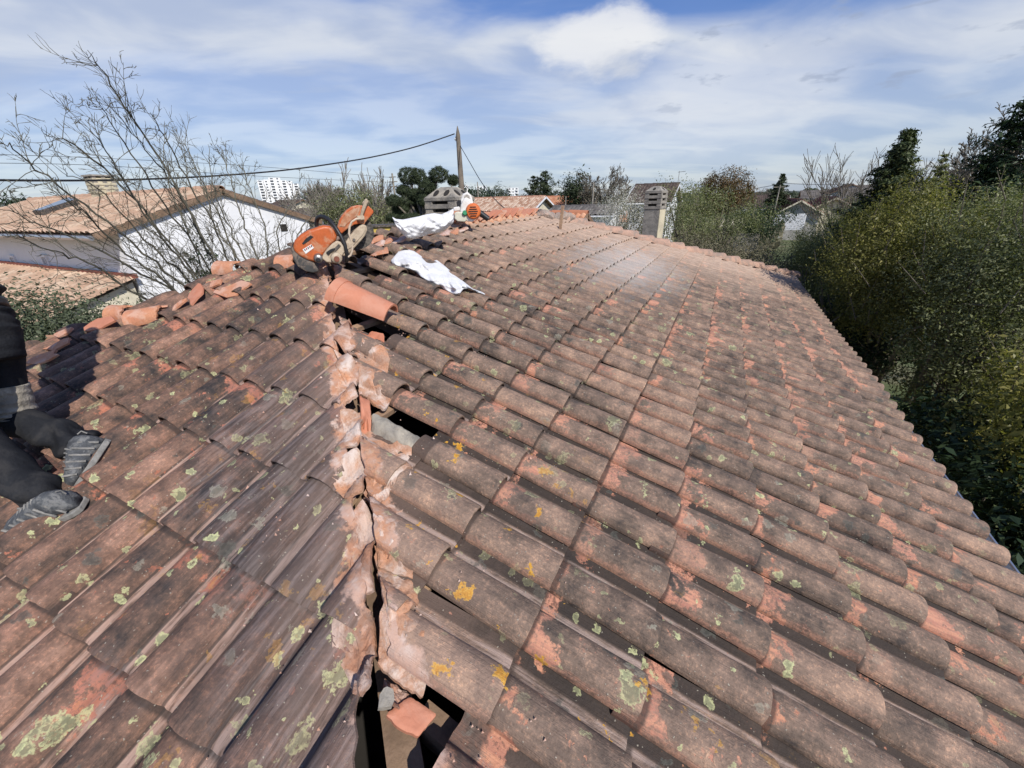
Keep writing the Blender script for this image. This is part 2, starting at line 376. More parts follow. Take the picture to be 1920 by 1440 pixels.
    # orange lichen, mostly beside the open hip
    hd = t.math('ADD', t.math('MULTIPLY', t.math('SUBTRACT', X, float(HIPX(0.5))), 0.656), t.math('MULTIPLY', t.math('SUBTRACT', Y, 0.5), 0.755))
    ax_ = t.math('ABSOLUTE', hd)
    oreg = t.math('MULTIPLY', t.math('SUBTRACT', 1.0, t.ss(ax_, 0.45, 1.1)), t.math('SUBTRACT', 1.0, t.ss(Y, 1.6, 2.6)))
    oreg = t.math('MULTIPLY', oreg, 1.0 if face == 1 else 0.25)
    mk, lc = lich(15.0, 0.80, 0.42, (4.4, 4.9, 9.4), (0.52, 0.24, 0.02), (0.62, 0.34, 0.05), 0.95, 0.075, oreg)
    c = t.mix(mk, c, lc)
    # mortar, cutting dust and bare breaks along the opened hip
    dn = mid; dn2 = t.noise(pos, 22.0, 3, 0.6)
    dm = t.math('SUBTRACT', 1.0, t.ss(t.math('ADD', ax_, t.math('MULTIPLY', t.math('SUBTRACT', dn, 0.5), 0.30)), 0.055, 0.085))
    dcol = t.ramp(dn2, [(0.30, (0.24, 0.14, 0.10)), (0.44, (0.54, 0.25, 0.13)), (0.56, (0.50, 0.29, 0.20)), (0.68, (0.62, 0.48, 0.40))])
    dcol = t.mix(t.math('MULTIPLY', t.ss(mid, 0.50, 0.60), 0.45), dcol, (0.33, 0.19, 0.14, 1))
    dcol = t.mix(t.math('MULTIPLY', t.ss(t.noise(pos, 5.0, 3, 0.5), 0.48, 0.60), 0.55), dcol, (0.62, 0.47, 0.40, 1))
    c = t.mix(t.math('MULTIPLY', dm, 0.86), c, dcol)
    halo = t.math('SUBTRACT', 1.0, t.ss(t.math('ADD', ax_, t.math('MULTIPLY', t.math('SUBTRACT', dn, 0.5), 0.7)), 0.10, 0.42))
    c = t.mix(t.math('MULTIPLY', halo, 0.15), c, (0.50, 0.33, 0.25, 1))
    if face == 1:
        # painted sheen: paler tiles by the ridge and far hip, whitish patch half way
        fh = t.math('MULTIPLY', t.math('SUBTRACT', t.math('ADD', RY1-RX*0.927, t.math('MULTIPLY', X, 0.927)), Y), 0.733)
        pale = t.math('SUBTRACT', 1.0, t.ss(t.math('ADD', fh, t.math('MULTIPLY', t.math('SUBTRACT', big, 0.5), 2.5)), 0.3, 3.0))
        pale = t.math('MAXIMUM', pale, t.math('MULTIPLY', t.ss(Y, 3.0, 6.5), t.math('SUBTRACT', 1.0, t.ss(X, -2.9, -1.2))))
        c = t.mix(t.math('MULTIPLY', pale, 0.75), c, t.mix(t.ss(streak, 0.3, 0.7), (0.42, 0.295, 0.215, 1), (0.62, 0.46, 0.345, 1)))
        bl = hit(1180, 505, 1); bdx = t.math('SUBTRACT', X, float(bl[0])); bdy = t.math('MULTIPLY', t.math('SUBTRACT', Y, float(bl[1])), 0.42)
        bd = t.math('SQRT', t.math('ADD', t.math('MULTIPLY', bdx, bdx), t.math('MULTIPLY', bdy, bdy)))
        bm_ = t.math('SUBTRACT', 1.0, t.ss(t.math('ADD', bd, t.math('MULTIPLY', nz, 1.6)), 0.05, 1.0))
        c = t.mix(t.math('MULTIPLY', bm_, 0.50), c, (0.57, 0.53, 0.49, 1))
    t.put(b.inputs['Base Color'], c); b.inputs['Roughness'].default_value = 0.78; b.inputs['Specular IOR Level'].default_value = 0.32
    hgt = t.math('ADD', t.math('MULTIPLY', groove, 0.55), t.math('MULTIPLY', fine, 0.9))
    hgt = t.math('ADD', hgt, t.math('MULTIPLY', cm, -0.25))
    hgt = t.math('ADD', hgt, t.math('MULTIPLY', sm, 0.3))
    bp = t.new('ShaderNodeBump'); bp.inputs['Strength'].default_value = 0.9; bp.inputs['Distance'].default_value = 0.005
    t.put(bp.inputs['Height'], hgt); t.put(b.inputs['Normal'], bp.outputs[0])
    MATS[name] = m; return m
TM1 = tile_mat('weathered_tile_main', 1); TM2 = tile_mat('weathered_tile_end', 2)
M_clay = pm('raw_broken_clay', (0.58, 0.27, 0.15), 0.85, 0.25, 9, 0.6, 60, col2=(0.50, 0.20, 0.11), fine=0.12, dirt=(0.62, 0.42, 0.32), dirt_amt=0.6, dirt_scale=9)
M_clayd = pm('dusty_broken_clay', (0.52, 0.27, 0.18), 0.88, 0.3, 12, 0.7, 70, col2=(0.60, 0.42, 0.34), fine=0.14, dirt=(0.68, 0.56, 0.49), dirt_amt=0.8, dirt_scale=11)
M_newt = pm('new_terracotta', (0.54, 0.215, 0.125), 0.7, 0.08, 5, 0.2, 90, fine=0.04, dirt=(0.55, 0.28, 0.19), dirt_amt=0.5, dirt_scale=5)
M_wood = pm('old_roof_timber', (0.24, 0.155, 0.095), 0.85, 0.3, 8, 0.5, 45, col2=(0.14, 0.092, 0.06), dirt=(0.33, 0.22, 0.15), dirt_amt=0.5)
M_wood2 = pm('dusty_batten_wood', (0.40, 0.26, 0.16), 0.85, 0.3, 10, 0.5, 45, col2=(0.27, 0.17, 0.11))
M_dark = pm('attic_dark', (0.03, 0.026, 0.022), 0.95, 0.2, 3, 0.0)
M_conc = pm('old_concrete', (0.42, 0.37, 0.29), 0.9, 0.25, 5, 0.6, 55, col2=(0.24, 0.22, 0.19), fine=0.14, dirt=(0.14, 0.13, 0.115), dirt_amt=0.8, dirt_scale=6)
M_concd = pm('stained_concrete', (0.38, 0.345, 0.29), 0.92, 0.3, 6, 0.6, 45, col2=(0.26, 0.24, 0.205), fine=0.18, dirt=(0.15, 0.14, 0.125), dirt_amt=0.65, dirt_scale=9)
M_cream = pm('cream_render', (0.62, 0.55, 0.38), 0.88, 0.10, 3, 0.3, 60, dirt=(0.30, 0.27, 0.22), dirt_amt=0.35, dirt_scale=3)
M_white = pm('white_render', (0.80, 0.80, 0.79), 0.9, 0.03, 2, 0.2, 60, fine=0.02, dirt=(0.62, 0.62, 0.60), dirt_amt=0.35, dirt_scale=0.9)
M_ivory = pm('ivory_render', (0.66, 0.60, 0.45), 0.9, 0.06, 2, 0.2, 60, dirt=(0.48, 0.43, 0.33), dirt_amt=0.4)
M_greyr = pm('grey_render', (0.42, 0.40, 0.36), 0.9, 0.12, 2, 0.2, 60, dirt=(0.25, 0.24, 0.22), dirt_amt=0.5)
M_zinc = pm('zinc', (0.55, 0.57, 0.60), 0.35, 0.1, 8, 0.1, 60, metal=0.8)
M_whitep = pm('white_paint', (0.80, 0.80, 0.80), 0.5, 0.04, 4, 0.05, 60, dirt=(0.6, 0.58, 0.54), dirt_amt=0.3)
M_glass = pm('window_glass', (0.05, 0.06, 0.07), 0.08, 0.2, 1, 0.0, spec=0.8)
M_black = pm('black_rubber', (0.022, 0.022, 0.024), 0.45, 0.2, 20, 0.15, 90, fine=0.05)
M_mortar = pm('old_mortar', (0.36, 0.30, 0.25), 0.95, 0.3, 14, 0.9, 60, col2=(0.25, 0.20, 0.17), dirt=(0.50, 0.34, 0.26), dirt_amt=0.6, dirt_scale=16, bdist=0.02)
M_omort = pm('orange_bedding', (0.60, 0.28, 0.15), 0.92, 0.3, 16, 0.8, 60, col2=(0.52, 0.33, 0.22), dirt=(0.64, 0.40, 0.27), dirt_amt=0.6, dirt_scale=18, bdist=0.02)
def roof_mat(name, c1, c2, c3):
    m = bpy.data.materials.new(name); m.use_nodes = True; t = NT(m.node_tree); b = t.n['Principled BSDF']
    pos = t.new('ShaderNodeNewGeometry').outputs['Position']
    a = t.new('ShaderNodeAttribute', attribute_name='rnd').outputs['Fac']
    c = t.ramp(a, [(0.15, c1), (0.55, c2), (0.9, c3)])
    n = t.noise(pos, 5.0, 6, 0.65); c = t.mix(t.math('MULTIPLY', t.ss(n, 0.45, 0.7), 0.6), c, tuple(k*0.55 for k in c2)+(1,))
    t.put(b.inputs['Base Color'], c); b.inputs['Roughness'].default_value = 0.85; MATS[name] = m; return m
M_cap = pm('weathered_capping_tile', (0.50, 0.31, 0.22), 0.85, 0.25, 5, 0.5, 60, col2=(0.34, 0.22, 0.165), fine=0.16, dirt=(0.23, 0.185, 0.15), dirt_amt=0.75, dirt_scale=9)
M_rtan = roof_mat('tan_tiles', (0.46, 0.29, 0.19), (0.53, 0.36, 0.245), (0.60, 0.44, 0.31))
M_rtan2 = roof_mat('mottled_tiles', (0.36, 0.19, 0.12), (0.50, 0.34, 0.24), (0.62, 0.47, 0.36))
M_rbrown = roof_mat('brown_tiles', (0.060, 0.042, 0.035), (0.085, 0.060, 0.050), (0.12, 0.085, 0.070))
M_rred = roof_mat('red_tiles', (0.16, 0.06, 0.045), (0.22, 0.08, 0.058), (0.28, 0.11, 0.08))
M_rorange = roof_mat('orange_tiles', (0.42, 0.17, 0.09), (0.52, 0.24, 0.13), (0.60, 0.32, 0.19))
M_rgrey = roof_mat('grey_tiles', (0.10, 0.09, 0.085), (0.14, 0.125, 0.115), (0.19, 0.17, 0.155))

# ================================================================== OUR HOUSE: tiles
house = thing('tiled_house', 'old house with weathered romane tiled hip roof being repaired, its near hip stripped open', 'house', (-1.5, 4.0, GZ))
US = np.array([0, .002, .007, .016, .029, .045, .061, .077, .093, .108, .121, .130, .136, .141, .150, .165, .180, .195, .210, .222])
def hprof(u, s):
    """roll on the left, pan on the right; s = taper (1 at the lower end)"""
    c = 0.069; a = np.clip(np.abs(u-c)/c, 0, 1); low = np.where(u < c, 0.0, 0.012)*np.clip((u-c)/c, 0, 1)**6
    roll = 0.026+0.060*s*np.sqrt(np.clip(1-a**2*0.99, 0, 1))
    pan = 0.006+0.007*((u-0.178)/0.036)**2
    q = np.clip((u-0.132)/0.010, 0, 1)
    roll = roll-low*1.6
    h = np.where(u < 0.132, roll, roll*(1-q)+pan*q)
    h = h+0.004*np.exp(-((u-0.140)/0.006)**2)*0
    return h
VT = L+0.065
_ar = np.concatenate([[0], np.cumsum(np.hypot(np.diff(US), np.diff(hprof(US, 1.0))))])
def tile_arrays(vfun=None, nv=6, amp=0.0, sd=0, th=0.012, vmin=None, us=US):
    """(u, v, h) shell of one tile; vfun gives the upper end (cut tiles) for every u"""
    r_ = np.random.default_rng(sd); us = np.asarray(us); V = []; UV = []; Fs = []
    arc = np.concatenate([[0], np.cumsum(np.hypot(np.diff(us), np.diff(hprof(us, 1.0))))])
    top = np.array([VT if vfun is None else vfun(x) for x in us], float)
    lo = np.zeros(len(us)) if vmin is None else np.array([vmin(x) for x in us])
    lo = lo+r_.normal(0, 0.0008, len(us))
    ok = top > lo+0.012
    if ok.sum() < 3: return None
    idx = np.where(ok)[0]; us = us[idx]; arc = arc[idx]; top = top[idx]; lo = lo[idx]
    if amp: top = np.minimum(top+r_.normal(0, amp, len(us)), VT)
    top = np.maximum(top, lo+0.01)
    nu = len(us); tt = np.linspace(0, 1, nv); tt = tt if nv < 4 else np.concatenate([[0, 0.02], np.linspace(0.1, 1, nv-2)])
    vv = lo[:, None]+(top-lo)[:, None]*tt[None]
    wav = r_.normal(0, 0.0012, 3)
    def surf(dh):
        s = 1.0-0.20*vv/VT
        uu = us[:, None]*np.ones_like(vv); uu2 = 0.064+(uu-0.064)*(1-0.05*vv/VT)
        h = hprof(uu, s)+0.024*(1-vv/0.40)-0.004+dh+wav[0]*np.sin(vv*14+wav[1]*900)+wav[2]*np.sin(uu*30)
        if dh == 0: h = h-0.0035*np.clip(1-vv/0.006, 0, 1)
        return np.stack([uu2, vv, h], -1)
    T = surf(0.0); B = surf(-th)
    a2 = np.stack([arc[:, None]*np.ones_like(vv), vv], -1).reshape(-1, 2)
    def grid(P, flip):
        n0 = sum(len(x) for x in V); V.append(P.reshape(-1, 3)); UV.append(a2)
        g = np.arange(nu*nv).reshape(nu, nv)+n0
        q = np.stack([g[:-1, :-1], g[1:, :-1], g[1:, 1:], g[:-1, 1:]], -1).reshape(-1, 4)
        Fs.append(q[:, ::-1] if flip else q)
    grid(T, False); grid(B, True)
    def rim(a, b_, ua):
        n0 = sum(len(x) for x in V); k = len(a); V.append(np.concatenate([a, b_])); UV.append(np.concatenate([ua, ua]))
        i = np.arange(k-1)+n0; Fs.append(np.stack([i, i+k, i+k+1, i+1], -1))
    A = a2.reshape(nu, nv, 2)
    rim(T[:, 0], B[:, 0], A[:, 0]); rim(T[::-1, -1], B[::-1, -1], A[::-1, -1]); rim(T[0, ::-1], B[0, ::-1], A[0, ::-1]); rim(T[-1], B[-1], A[-1])
    V = np.concatenate(V); UV = np.concatenate(UV); Fs = np.concatenate(Fs)
    return V, Fs, UV
# a broken-off corner for a few tiles
variants = {}
for k in range(6):
    variants[k] = tile_arrays(sd=100+k, nv=7)
    if k == 5: variants[k] = tile_arrays(sd=100+k, nv=7, vmin=lambda x: 0.05*max(0, (x-0.13)/0.09))
vmesh = {}
def variant_mesh(k, mat):
    if (k, mat.name) not in vmesh:
        V, Fs, UV = variants[k]; o = mesh_obj('tile', V, Fs, mat, None, True, UV, {'rnd': np.zeros(len(V))}, local=True)
        vmesh[(k, mat.name)] = o.data; bpy.data.objects.remove(o)
    return vmesh[(k, mat.name)]

def sag(x, y):        # the roof is old: gentle unevenness
    return 0.010*math.sin(x*2.1+y*0.9)+0.008*math.sin(y*1.7-x*0.6)
MISSING = {(-5, 1), (-4, 4), (-3, 4), (-2, 7), (-1, 7), (1, 11), (-6, 0)}
recs = []
def consider(face, i, j):
    U, Vd, N = (EY, -D1, N1) if face == 1 else (EX, -D2, N2)
    O = (P1+i*L*D1-j*TW*EY) if face == 1 else (P2+i*L*D2+j*TW*EX)
    r_ = np.random.default_rng(abs(hash((face, i+50, j+50))) % (2**31))
    cutm = False
    if face == 1:
        cx = math.cos(TH1)
        def vt(u):
            y = O[1]+u; lim = VT
            top_x = RX+0.03
            gap = 0.012
            hx = HIPX(y)+gap if y < RY0 else -99
            fx = RX+(y-RY1)/0.927+0.0 if y > RY1 else -99
            xx = max(top_x, hx, fx)
            return min(VT, (O[0]-xx)/cx)
    else:
        cx = math.cos(TH2)
        def vt(u):
            x = O[0]+u
            yl = HIPY(x)-(0.016+0.12*min(1, max(0, (x+0.78)/0.3))) if x > RX else P2[1]+1e3
            if x <= RX: yl = RY0+(x-RX)*1.16-0.02
            return min(VT, (yl-O[1])/cx)
    tops = [vt(u) for u in US]
    if max(tops) < 0.03: return
    if max(tops) < 0.06 and face == 2: return
    cut = min(tops) < VT-1e-6
    ctr = O+U*0.1+Vd*0.17
    dh = sag(ctr[0], ctr[1])+r_.normal(0, 0.0018)
    rot = r_.normal(0, 0.009); sh = r_.normal(0, 0.0028, 2); tilt = r_.normal(0, 0.008)
    near_hip = face == 1 and abs(ctr[1]-HIPY(ctr[0])) < 0.35
    if near_hip: rot += r_.normal(0, 0.02); dh += abs(r_.normal(0, 0.004))
    U2 = nrm(U*math.cos(rot)+Vd*math.sin(rot)); V2 = nrm(Vd*math.cos(rot)-U*math.sin(rot)+N*tilt); N2_ = nrm(np.cross(U2, V2)); U2 = np.cross(V2, N2_)
    O2 = O+U*sh[0]+Vd*sh[1]+N*dh
    pc, z = px_of(ctr)
    if z[0] > 0.05:
        cs, zc = px_of(np.array([O, O+U*TW, O+U*TW+Vd*L, O+Vd*L])); 
        if zc.min() > 0.05:
            x0, y0 = cs.min(0); x1, y1 = cs.max(0)
            vis = max(0, min(x1, 1920)-max(x0, 0))*max(0, min(y1, 1440)-max(y0, 0))/((x1-x0)*(y1-y0)+1e-6)
            a = cs; area = 0.5*abs(sum(a[k][0]*a[(k+1) % 4][1]-a[(k+1) % 4][0]*a[k][1] for k in range(4)))*vis*(0.15 if max(tops) < 0.12 else 1)
        else: area = 0
    else: area = 0
    recs.append(dict(face=face, i=i, j=j, O=O2, U=U2, V=V2, N=N2_, cut=cut, vt=vt, area=area, rnd=float(r_.random()), var=int(r_.choice(5)) if r_.random() > 0.03 else 5))
for i in range(-8, 8):
    for j in range(-47, 21):
        if (i, j) in MISSING: continue
        y = P1[1]-j*TW; xl = P1[0]+i*L*math.cos(TH1)
        if i == 7 and False: continue
        if y < EAVE_Y-0.2 or xl > EAVE_X+0.12 or y > FARY(min(xl, EAVE_X))+0.02: continue
        consider(1, i, j)
for i in range(-4, 10):
    for j in range(-16, 30):
        x = P2[0]+j*TW; y = P2[1]-i*L*math.cos(TH2)
        if y < EAVE_Y-0.1: continue
        consider(2, i, j)
recs.sort(key=lambda r: -r['area'])
big_n = 0; sV = []; sF = []; sUV = []; sR = []; nn = 0
hw = wloc(house)
for r in recs:
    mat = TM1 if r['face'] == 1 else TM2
    if r['cut']:
        arr = tile_arrays(r['vt'], 8, 0.006, abs(r['i']*91+r['j']*7)+3)
        if arr is None: continue
    else: arr = variants[r['var']]
    M = np.stack([r['U'], r['V'], r['N']], 1)
    if big_n < 299 and r['area'] > 40:
        big_n += 1
        if r['cut']:
            V, Fs, UV = arr; me_o = mesh_obj('tile', V, Fs, mat, None, True, UV, {'rnd': np.full(len(V), r['rnd'])}, local=True); o = me_o
        else:
            o = bpy.data.objects.new('tile', variant_mesh(r['var'], mat)); COL.objects.link(o)
        o.parent = house; O = r['O']-hw
        o.matrix_local = Matrix([[M[0, 0], M[0, 1], M[0, 2], O[0]], [M[1, 0], M[1, 1], M[1, 2], O[1]], [M[2, 0], M[2, 1], M[2, 2], O[2]], [0, 0, 0, 1]])
    else:
        V, Fs, UV = arr
        key = r['face']
        sV.append((key, V@M.T+r['O'])); sF.append(Fs+0); sUV.append(UV); sR.append(np.full(len(V), r['rnd']))
for key, mat, nm in ((1, TM1, 'smaller_tiles'), (2, TM2, 'outer_tiles')):
    vs = []; fs = []; us_ = []; rs = []; n0 = 0
    for (k, V), Fs, UV, R in zip(sV, sF, sUV, sR):
        if k != key: continue
        vs.append(V); fs.append(Fs+n0); us_.append(UV); rs.append(R); n0 += len(V)
    if vs:
        o = mesh_obj(nm, np.concatenate(vs), np.concatenate(fs), mat, house, True, np.concatenate(us_), {'rnd': np.concatenate(rs)}); o['kind'] = 'stuff'
print('tiles', len(recs), 'as parts', big_n)
# ================================================================== OUR HOUSE: timber, walls, gutter, ridge and hips
def half_tile(mb, p, dr, up, ln, r0, r1, th=0.012, a0=-95, a1=95, n=10, jag=0, seed=0, m=4):
    r_ = np.random.default_rng(seed); dr = nrm(dr); up = nrm(up-dr*np.dot(up, dr)); sd = np.cross(dr, up); V = []
    jj = r_.normal(0, 1, n+1)
    for s in range(m+1):
        for k in range(n+1):
            q = math.radians(a0+(a1-a0)*k/n); f = s/m
            e = ln*f+(jag*jj[k] if s == m else 0)
            r = r0+(r1-r0)*f+(0.004 if s == 0 else 0)
            for rr in (r, r-th): V.append(p+dr*e+up*math.cos(q)*rr+sd*math.sin(q)*rr)
    g = lambda s, k, o: (s*(n+1)+k)*2+o
    Fs = []
    for s in range(m):
        for k in range(n):
            Fs.append((g(s, k, 0), g(s, k+1, 0), g(s+1, k+1, 0), g(s+1, k, 0)))
            Fs.append((g(s, k, 1), g(s+1, k, 1), g(s+1, k+1, 1), g(s, k+1, 1)))
    for k in range(n):
        Fs.append((g(0, k, 0), g(0, k, 1), g(0, k+1, 1), g(0, k+1, 0))); Fs.append((g(m, k, 0), g(m, k+1, 0), g(m, k+1, 1), g(m, k, 1)))
    for s in range(m):
        Fs.append((g(s, 0, 0), g(s+1, 0, 0), g(s+1, 0, 1), g(s, 0, 1))); Fs.append((g(s, n, 0), g(s, n, 1), g(s+1, n, 1), g(s+1, n, 0)))
    mb.add(V, Fs); return mb

BX0, BX1, BY0, BY1 = -6.6, EAVE_X, EAVE_Y, FARY(EAVE_X)
# walls (outside) and dark loft floor
wl = MB()
for c, s in (((EAVE_X-0.42, (BY0+BY1)/2, (GZ-2.02)/2), (0.24, BY1-BY0-0.8, -2.02-GZ)), ((BX0+0.42, (BY0+BY1)/2, (GZ-2.02)/2), (0.24, BY1-BY0-0.8, -2.02-GZ)),
             (((BX0+BX1)/2, BY0+0.42, (GZ-2.03)/2), (BX1-BX0-0.6, 0.24, -2.03-GZ)), (((BX0+BX1)/2, BY1-0.42, (GZ-2.03)/2), (BX1-BX0-0.6, 0.24, -2.03-GZ))):
    MB().box(c, s).build('wall', M_ivory, house)
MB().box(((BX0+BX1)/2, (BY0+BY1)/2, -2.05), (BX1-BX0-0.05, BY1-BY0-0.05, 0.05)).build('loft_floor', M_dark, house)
for c, s in (((EAVE_X-0.03, (BY0+BY1)/2, -1.985), (0.03, BY1-BY0-0.02, 0.13)), (((BX0+BX1)/2, BY0+0.03, -1.985), (BX1-BX0-0.1, 0.03, 0.13)),
             ((BX0+0.03, (BY0+BY1)/2, -1.985), (0.03, BY1-BY0-0.12, 0.13)), (((BX0+BX1)/2, BY1-0.03, -1.985), (BX1-BX0-0.1, 0.03, 0.13))):
    MB().box(c, s).build('fascia_board', M_wood, house)
# hidden back face and far end face
def plane_face(name, pts, mat, th=0.05):
    mb = MB(); mb.prism(pts, A3(0, 0, -th)); return mb.build(name, mat, house)
bk = [A3(RX-0.10, RY0+0.02, zp1(RX)-0.03), A3(RX-0.10, RY1, zp1(RX)-0.03), A3(BX0, BY1, -1.93), A3(BX0, BY0, -1.93)]
def corr(name, A, B, down, ln, sp, mat, parent, course=0.34, amp=0.045, thick=0.05, clip=None, seed=0, sub=6, kind='stuff', step=0.022):
    """tiled slope: A->B along the top edge, 'down' unit vector; rolls every sp metres, stepped courses"""
    A, B, down = A3(*A), A3(*B), nrm(down); al = B-A; wd = np.linalg.norm(al); al = al/wd
    N = np.cross(al, down); N = N if N[2] > 0 else -N; N = nrm(N)
    nc = max(1, int(round(wd/sp))); nr = max(1, int(round(ln/course))); r_ = np.random.default_rng(seed)
    U = np.arange(nc*sub+1)/(nc*sub)*wd
    ph = (np.arange(nc*sub+1) % sub)/sub
    prof = amp*np.sqrt(np.clip(1-((ph-0.42)/0.42)**2, 0, 1))
    rv = r_.random((nr, nc)); V = []; Fs = []; R = []; n0 = 0
    for r in range(nr):
        for e in (0, 1):
            dd = (r+e)*ln/nr; h = step*(1 if e else 0)
            cj = r_.normal(0, 0.004, nc)[np.minimum(np.arange(nc*sub+1)//sub, nc-1)]
            P = A[None]+al[None]*U[:, None]+down[None]*dd+N[None]*(prof+h+cj+0.01)[:, None]; V.append(P)
            R.append(rv[r][np.minimum(np.arange(nc*sub+1)//sub, nc-1)])
        i = np.arange(nc*sub)+n0; k = nc*sub+1
        Fs.append(np.stack([i, i+1, i+1+k, i+k], -1))
        if r < nr-1: Fs.append(np.stack([i+k, i+1+k, i+1+2*k, i+2*k], -1))
        n0 += 2*k
    V = np.concatenate(V); Fs = np.concatenate(Fs); R = np.concatenate(R)
    if clip is not None:
        keep = clip(V)[Fs].all(1); Fs = Fs[keep]
    o = mesh_obj(name, V, Fs, mat, parent, True, None, {'rnd': R}); o['kind'] = kind
    return o
cl_back = lambda V: (V[:, 1] > RY0+(V[:, 0]-RX)*1.16-0.05) & (V[:, 1] < RY1-(V[:, 0]-RX)*1.2+0.05)
plane_face('back_roof_deck', bk, M_wood)
corr('back_tiles', (RX-0.08, EAVE_Y, zp1(RX)-0.02), (RX-0.08, BY1+0.3, zp1(RX)-0.02), bk[3]-A3(RX-0.1, EAVE_Y, zp1(RX)-0.03), 3.75, 0.21, M_rtan2, house, course=0.35, amp=0.05, clip=cl_back, seed=4)
plane_face('far_roof_deck', [A3(RX-.08, RY1+0.06, zp1(RX)-0.05), A3(BX1, BY1, -1.95), A3(BX0, BY1, -1.95)], M_wood)
# timber under the tiles
def zmain(x, off): return zp1(x)-off/math.cos(TH1)
k = 0
for y in np.arange(EAVE_Y+0.35, 11.6, 0.55):
    xt = HIPX(y)+0.08 if y < RY0 else (RX+0.05 if y < RY1 else RX+(y-RY1)/0.927+0.08)
    if EAVE_X-0.1-xt < 0.3: continue
    a = A3(xt, y, zmain(xt, 0.10)); b_ = A3(EAVE_X-0.1, y, zmain(EAVE_X-0.1, 0.10))
    MB().box((a+b_)/2, (np.linalg.norm(b_-a), 0.06, 0.08), [D1, EY, N1]).build('rafter', M_wood, house)
for i in range(-7, 8):
    x = P1[0]+(i*L-0.02)*math.cos(TH1)
    if x > EAVE_X-0.02: break
    y0 = HIPY(x)+0.07 if x > RX else RY0
    y1 = FARY(x)-0.1
    MB().box((x, (y0+y1)/2, zmain(x, 0.036)), (0.04, y1-y0, 0.03), [D1, EY, N1]).build('batten', M_wood2, house)
for i in range(-3, 9):
    y = P2[1]-(i*L-0.02)*math.cos(TH2)
    x0 = RX-(RY0-y)/1.16+0.08; x1 = HIPX(y)-0.07
    if x1-x0 < 0.2 or y < EAVE_Y: continue
    MB().box(((x0+x1)/2, y, zp2(y)-0.036/math.cos(TH2)), (x1-x0, 0.04, 0.03), [EX, -D2, N2]).build('batten', M_wood2, house)
hA = A3(RX, RY0, zp1(RX)); hB = A3(EAVE_X, HIPY(EAVE_X), zp1(EAVE_X)); hd_ = nrm(hB-hA); hs = nrm(np.cross(hd_, EZ))
MB().box((hA+hB)/2+A3(0, 0, -0.17), (np.linalg.norm(hB-hA)-0.1, 0.085, 0.17), [hd_, hs, np.cross(hs, hd_)]).build('hip_rafter', M_wood, house)
MB().box((RX, (RY0+RY1)/2, zp1(RX)-0.2), (0.07, RY1-RY0, 0.18)).build('ridge_board', M_wood, house)
# gutter along the right eave
gt = MB(); GR = 0.055; gx, gz = EAVE_X+0.045, -1.965; V = []; n = 8
ys = [EAVE_Y, 2.0, 5.5, 9.0, BY1]
for y in ys:
    for k in range(n+1):
        q = math.pi+math.pi*k/n
        for rr in (GR, GR-0.004): V.append((gx+rr*math.cos(q), y, gz+rr*math.sin(q)))
Fs = []
for s in range(len(ys)-1):
    for k in range(n):
        a = (s*(n+1)+k)*2; b_ = ((s+1)*(n+1)+k)*2
        Fs += [(a, a+2, b_+2, b_), (a+1, b_+1, b_+3, a+3)]
gt.add(V, Fs); gt.tube([(gx+GR, y, gz+0.004) for y in ys], 0.010, 6); gt.build('gutter', M_zinc, house, smooth=True)
for y in np.arange(EAVE_Y+0.4, BY1, 0.8):
    MB().box((gx, y, gz+0.006), (2*GR-0.004, 0.02, 0.004)).build('gutter_bracket', M_zinc, house)

# far hip: capping tiles bedded in mortar
h2a = A3(RX+0.12, FARY(RX+0.12), zp1(RX+0.12)); h2b = A3(EAVE_X, FARY(EAVE_X), zp1(EAVE_X)); hd2 = nrm(h2b-h2a); ln2 = np.linalg.norm(h2b-h2a)
mt_ = MB(); r_ = np.random.default_rng(5)
pts = []; rad = []
for s in np.linspace(0, 1, 60):
    pts.append(h2a+(h2b-h2a)*s+A3(0, 0, 0.015)+r_.normal(0, 0.008, 3)); rad.append(0.105+r_.normal(0, 0.010))
mt_.tube(pts, rad, 8, flat=0.85); mt_.build('hip_mortar', M_mortar, house, smooth=True)
nt_ = 17; capm = TM1
for k in range(nt_):
    p = h2a+(h2b-h2a)*(k+1.02)/nt_+A3(0, 0, 0.035)+r_.normal(0, 0.006, 3)
    dr = nrm(-hd2+r_.normal(0, 0.025, 3)); mb = MB()
    half_tile(mb, p+A3(0, 0, 0.02), nrm(dr+A3(0, 0, -0.045)), A3(0, 0, 1), ln2/nt_+0.05, 0.140, 0.098, a0=-88, a1=88, seed=k)
    mb.build('hip_tile', M_cap, house, smooth=True)

# ridge: bedding, slanted cut bricks and a lump of old mortar
br = MB(); pts = []; rad = []
for y in np.linspace(4.55, 7.45, 70):
    pts.append(A3(RX+0.02, y, zp1(RX)+0.035)+r_.normal(0, 0.010, 3)); rad.append(0.085+r_.normal(0, 0.013))
br.tube(pts, rad, 9, flat=0.9); br.build('ridge_bedding', M_omort, house, smooth=True)
for k, y in enumerate(np.arange(4.62, 7.25, 0.205)):
    sl_ = 0.42+r_.normal(0, 0.05); ax = [nrm(A3(r_.normal(0, .06), math.cos(sl_), math.sin(sl_))), A3(1, 0, 0), None]
    ax[2] = np.cross(ax[0], ax[1]); ax[1] = np.cross(ax[2], ax[0])
    MB().box((RX+0.03+r_.normal(0, 0.012), y, zp1(RX)+0.130+r_.normal(0, 0.008)), (0.25, 0.17, 0.024), ax).build('ridge_brick', M_newt if k % 3 else M_clay, house, bevel=0.003)
ml = MB(); pts = []; rad = []
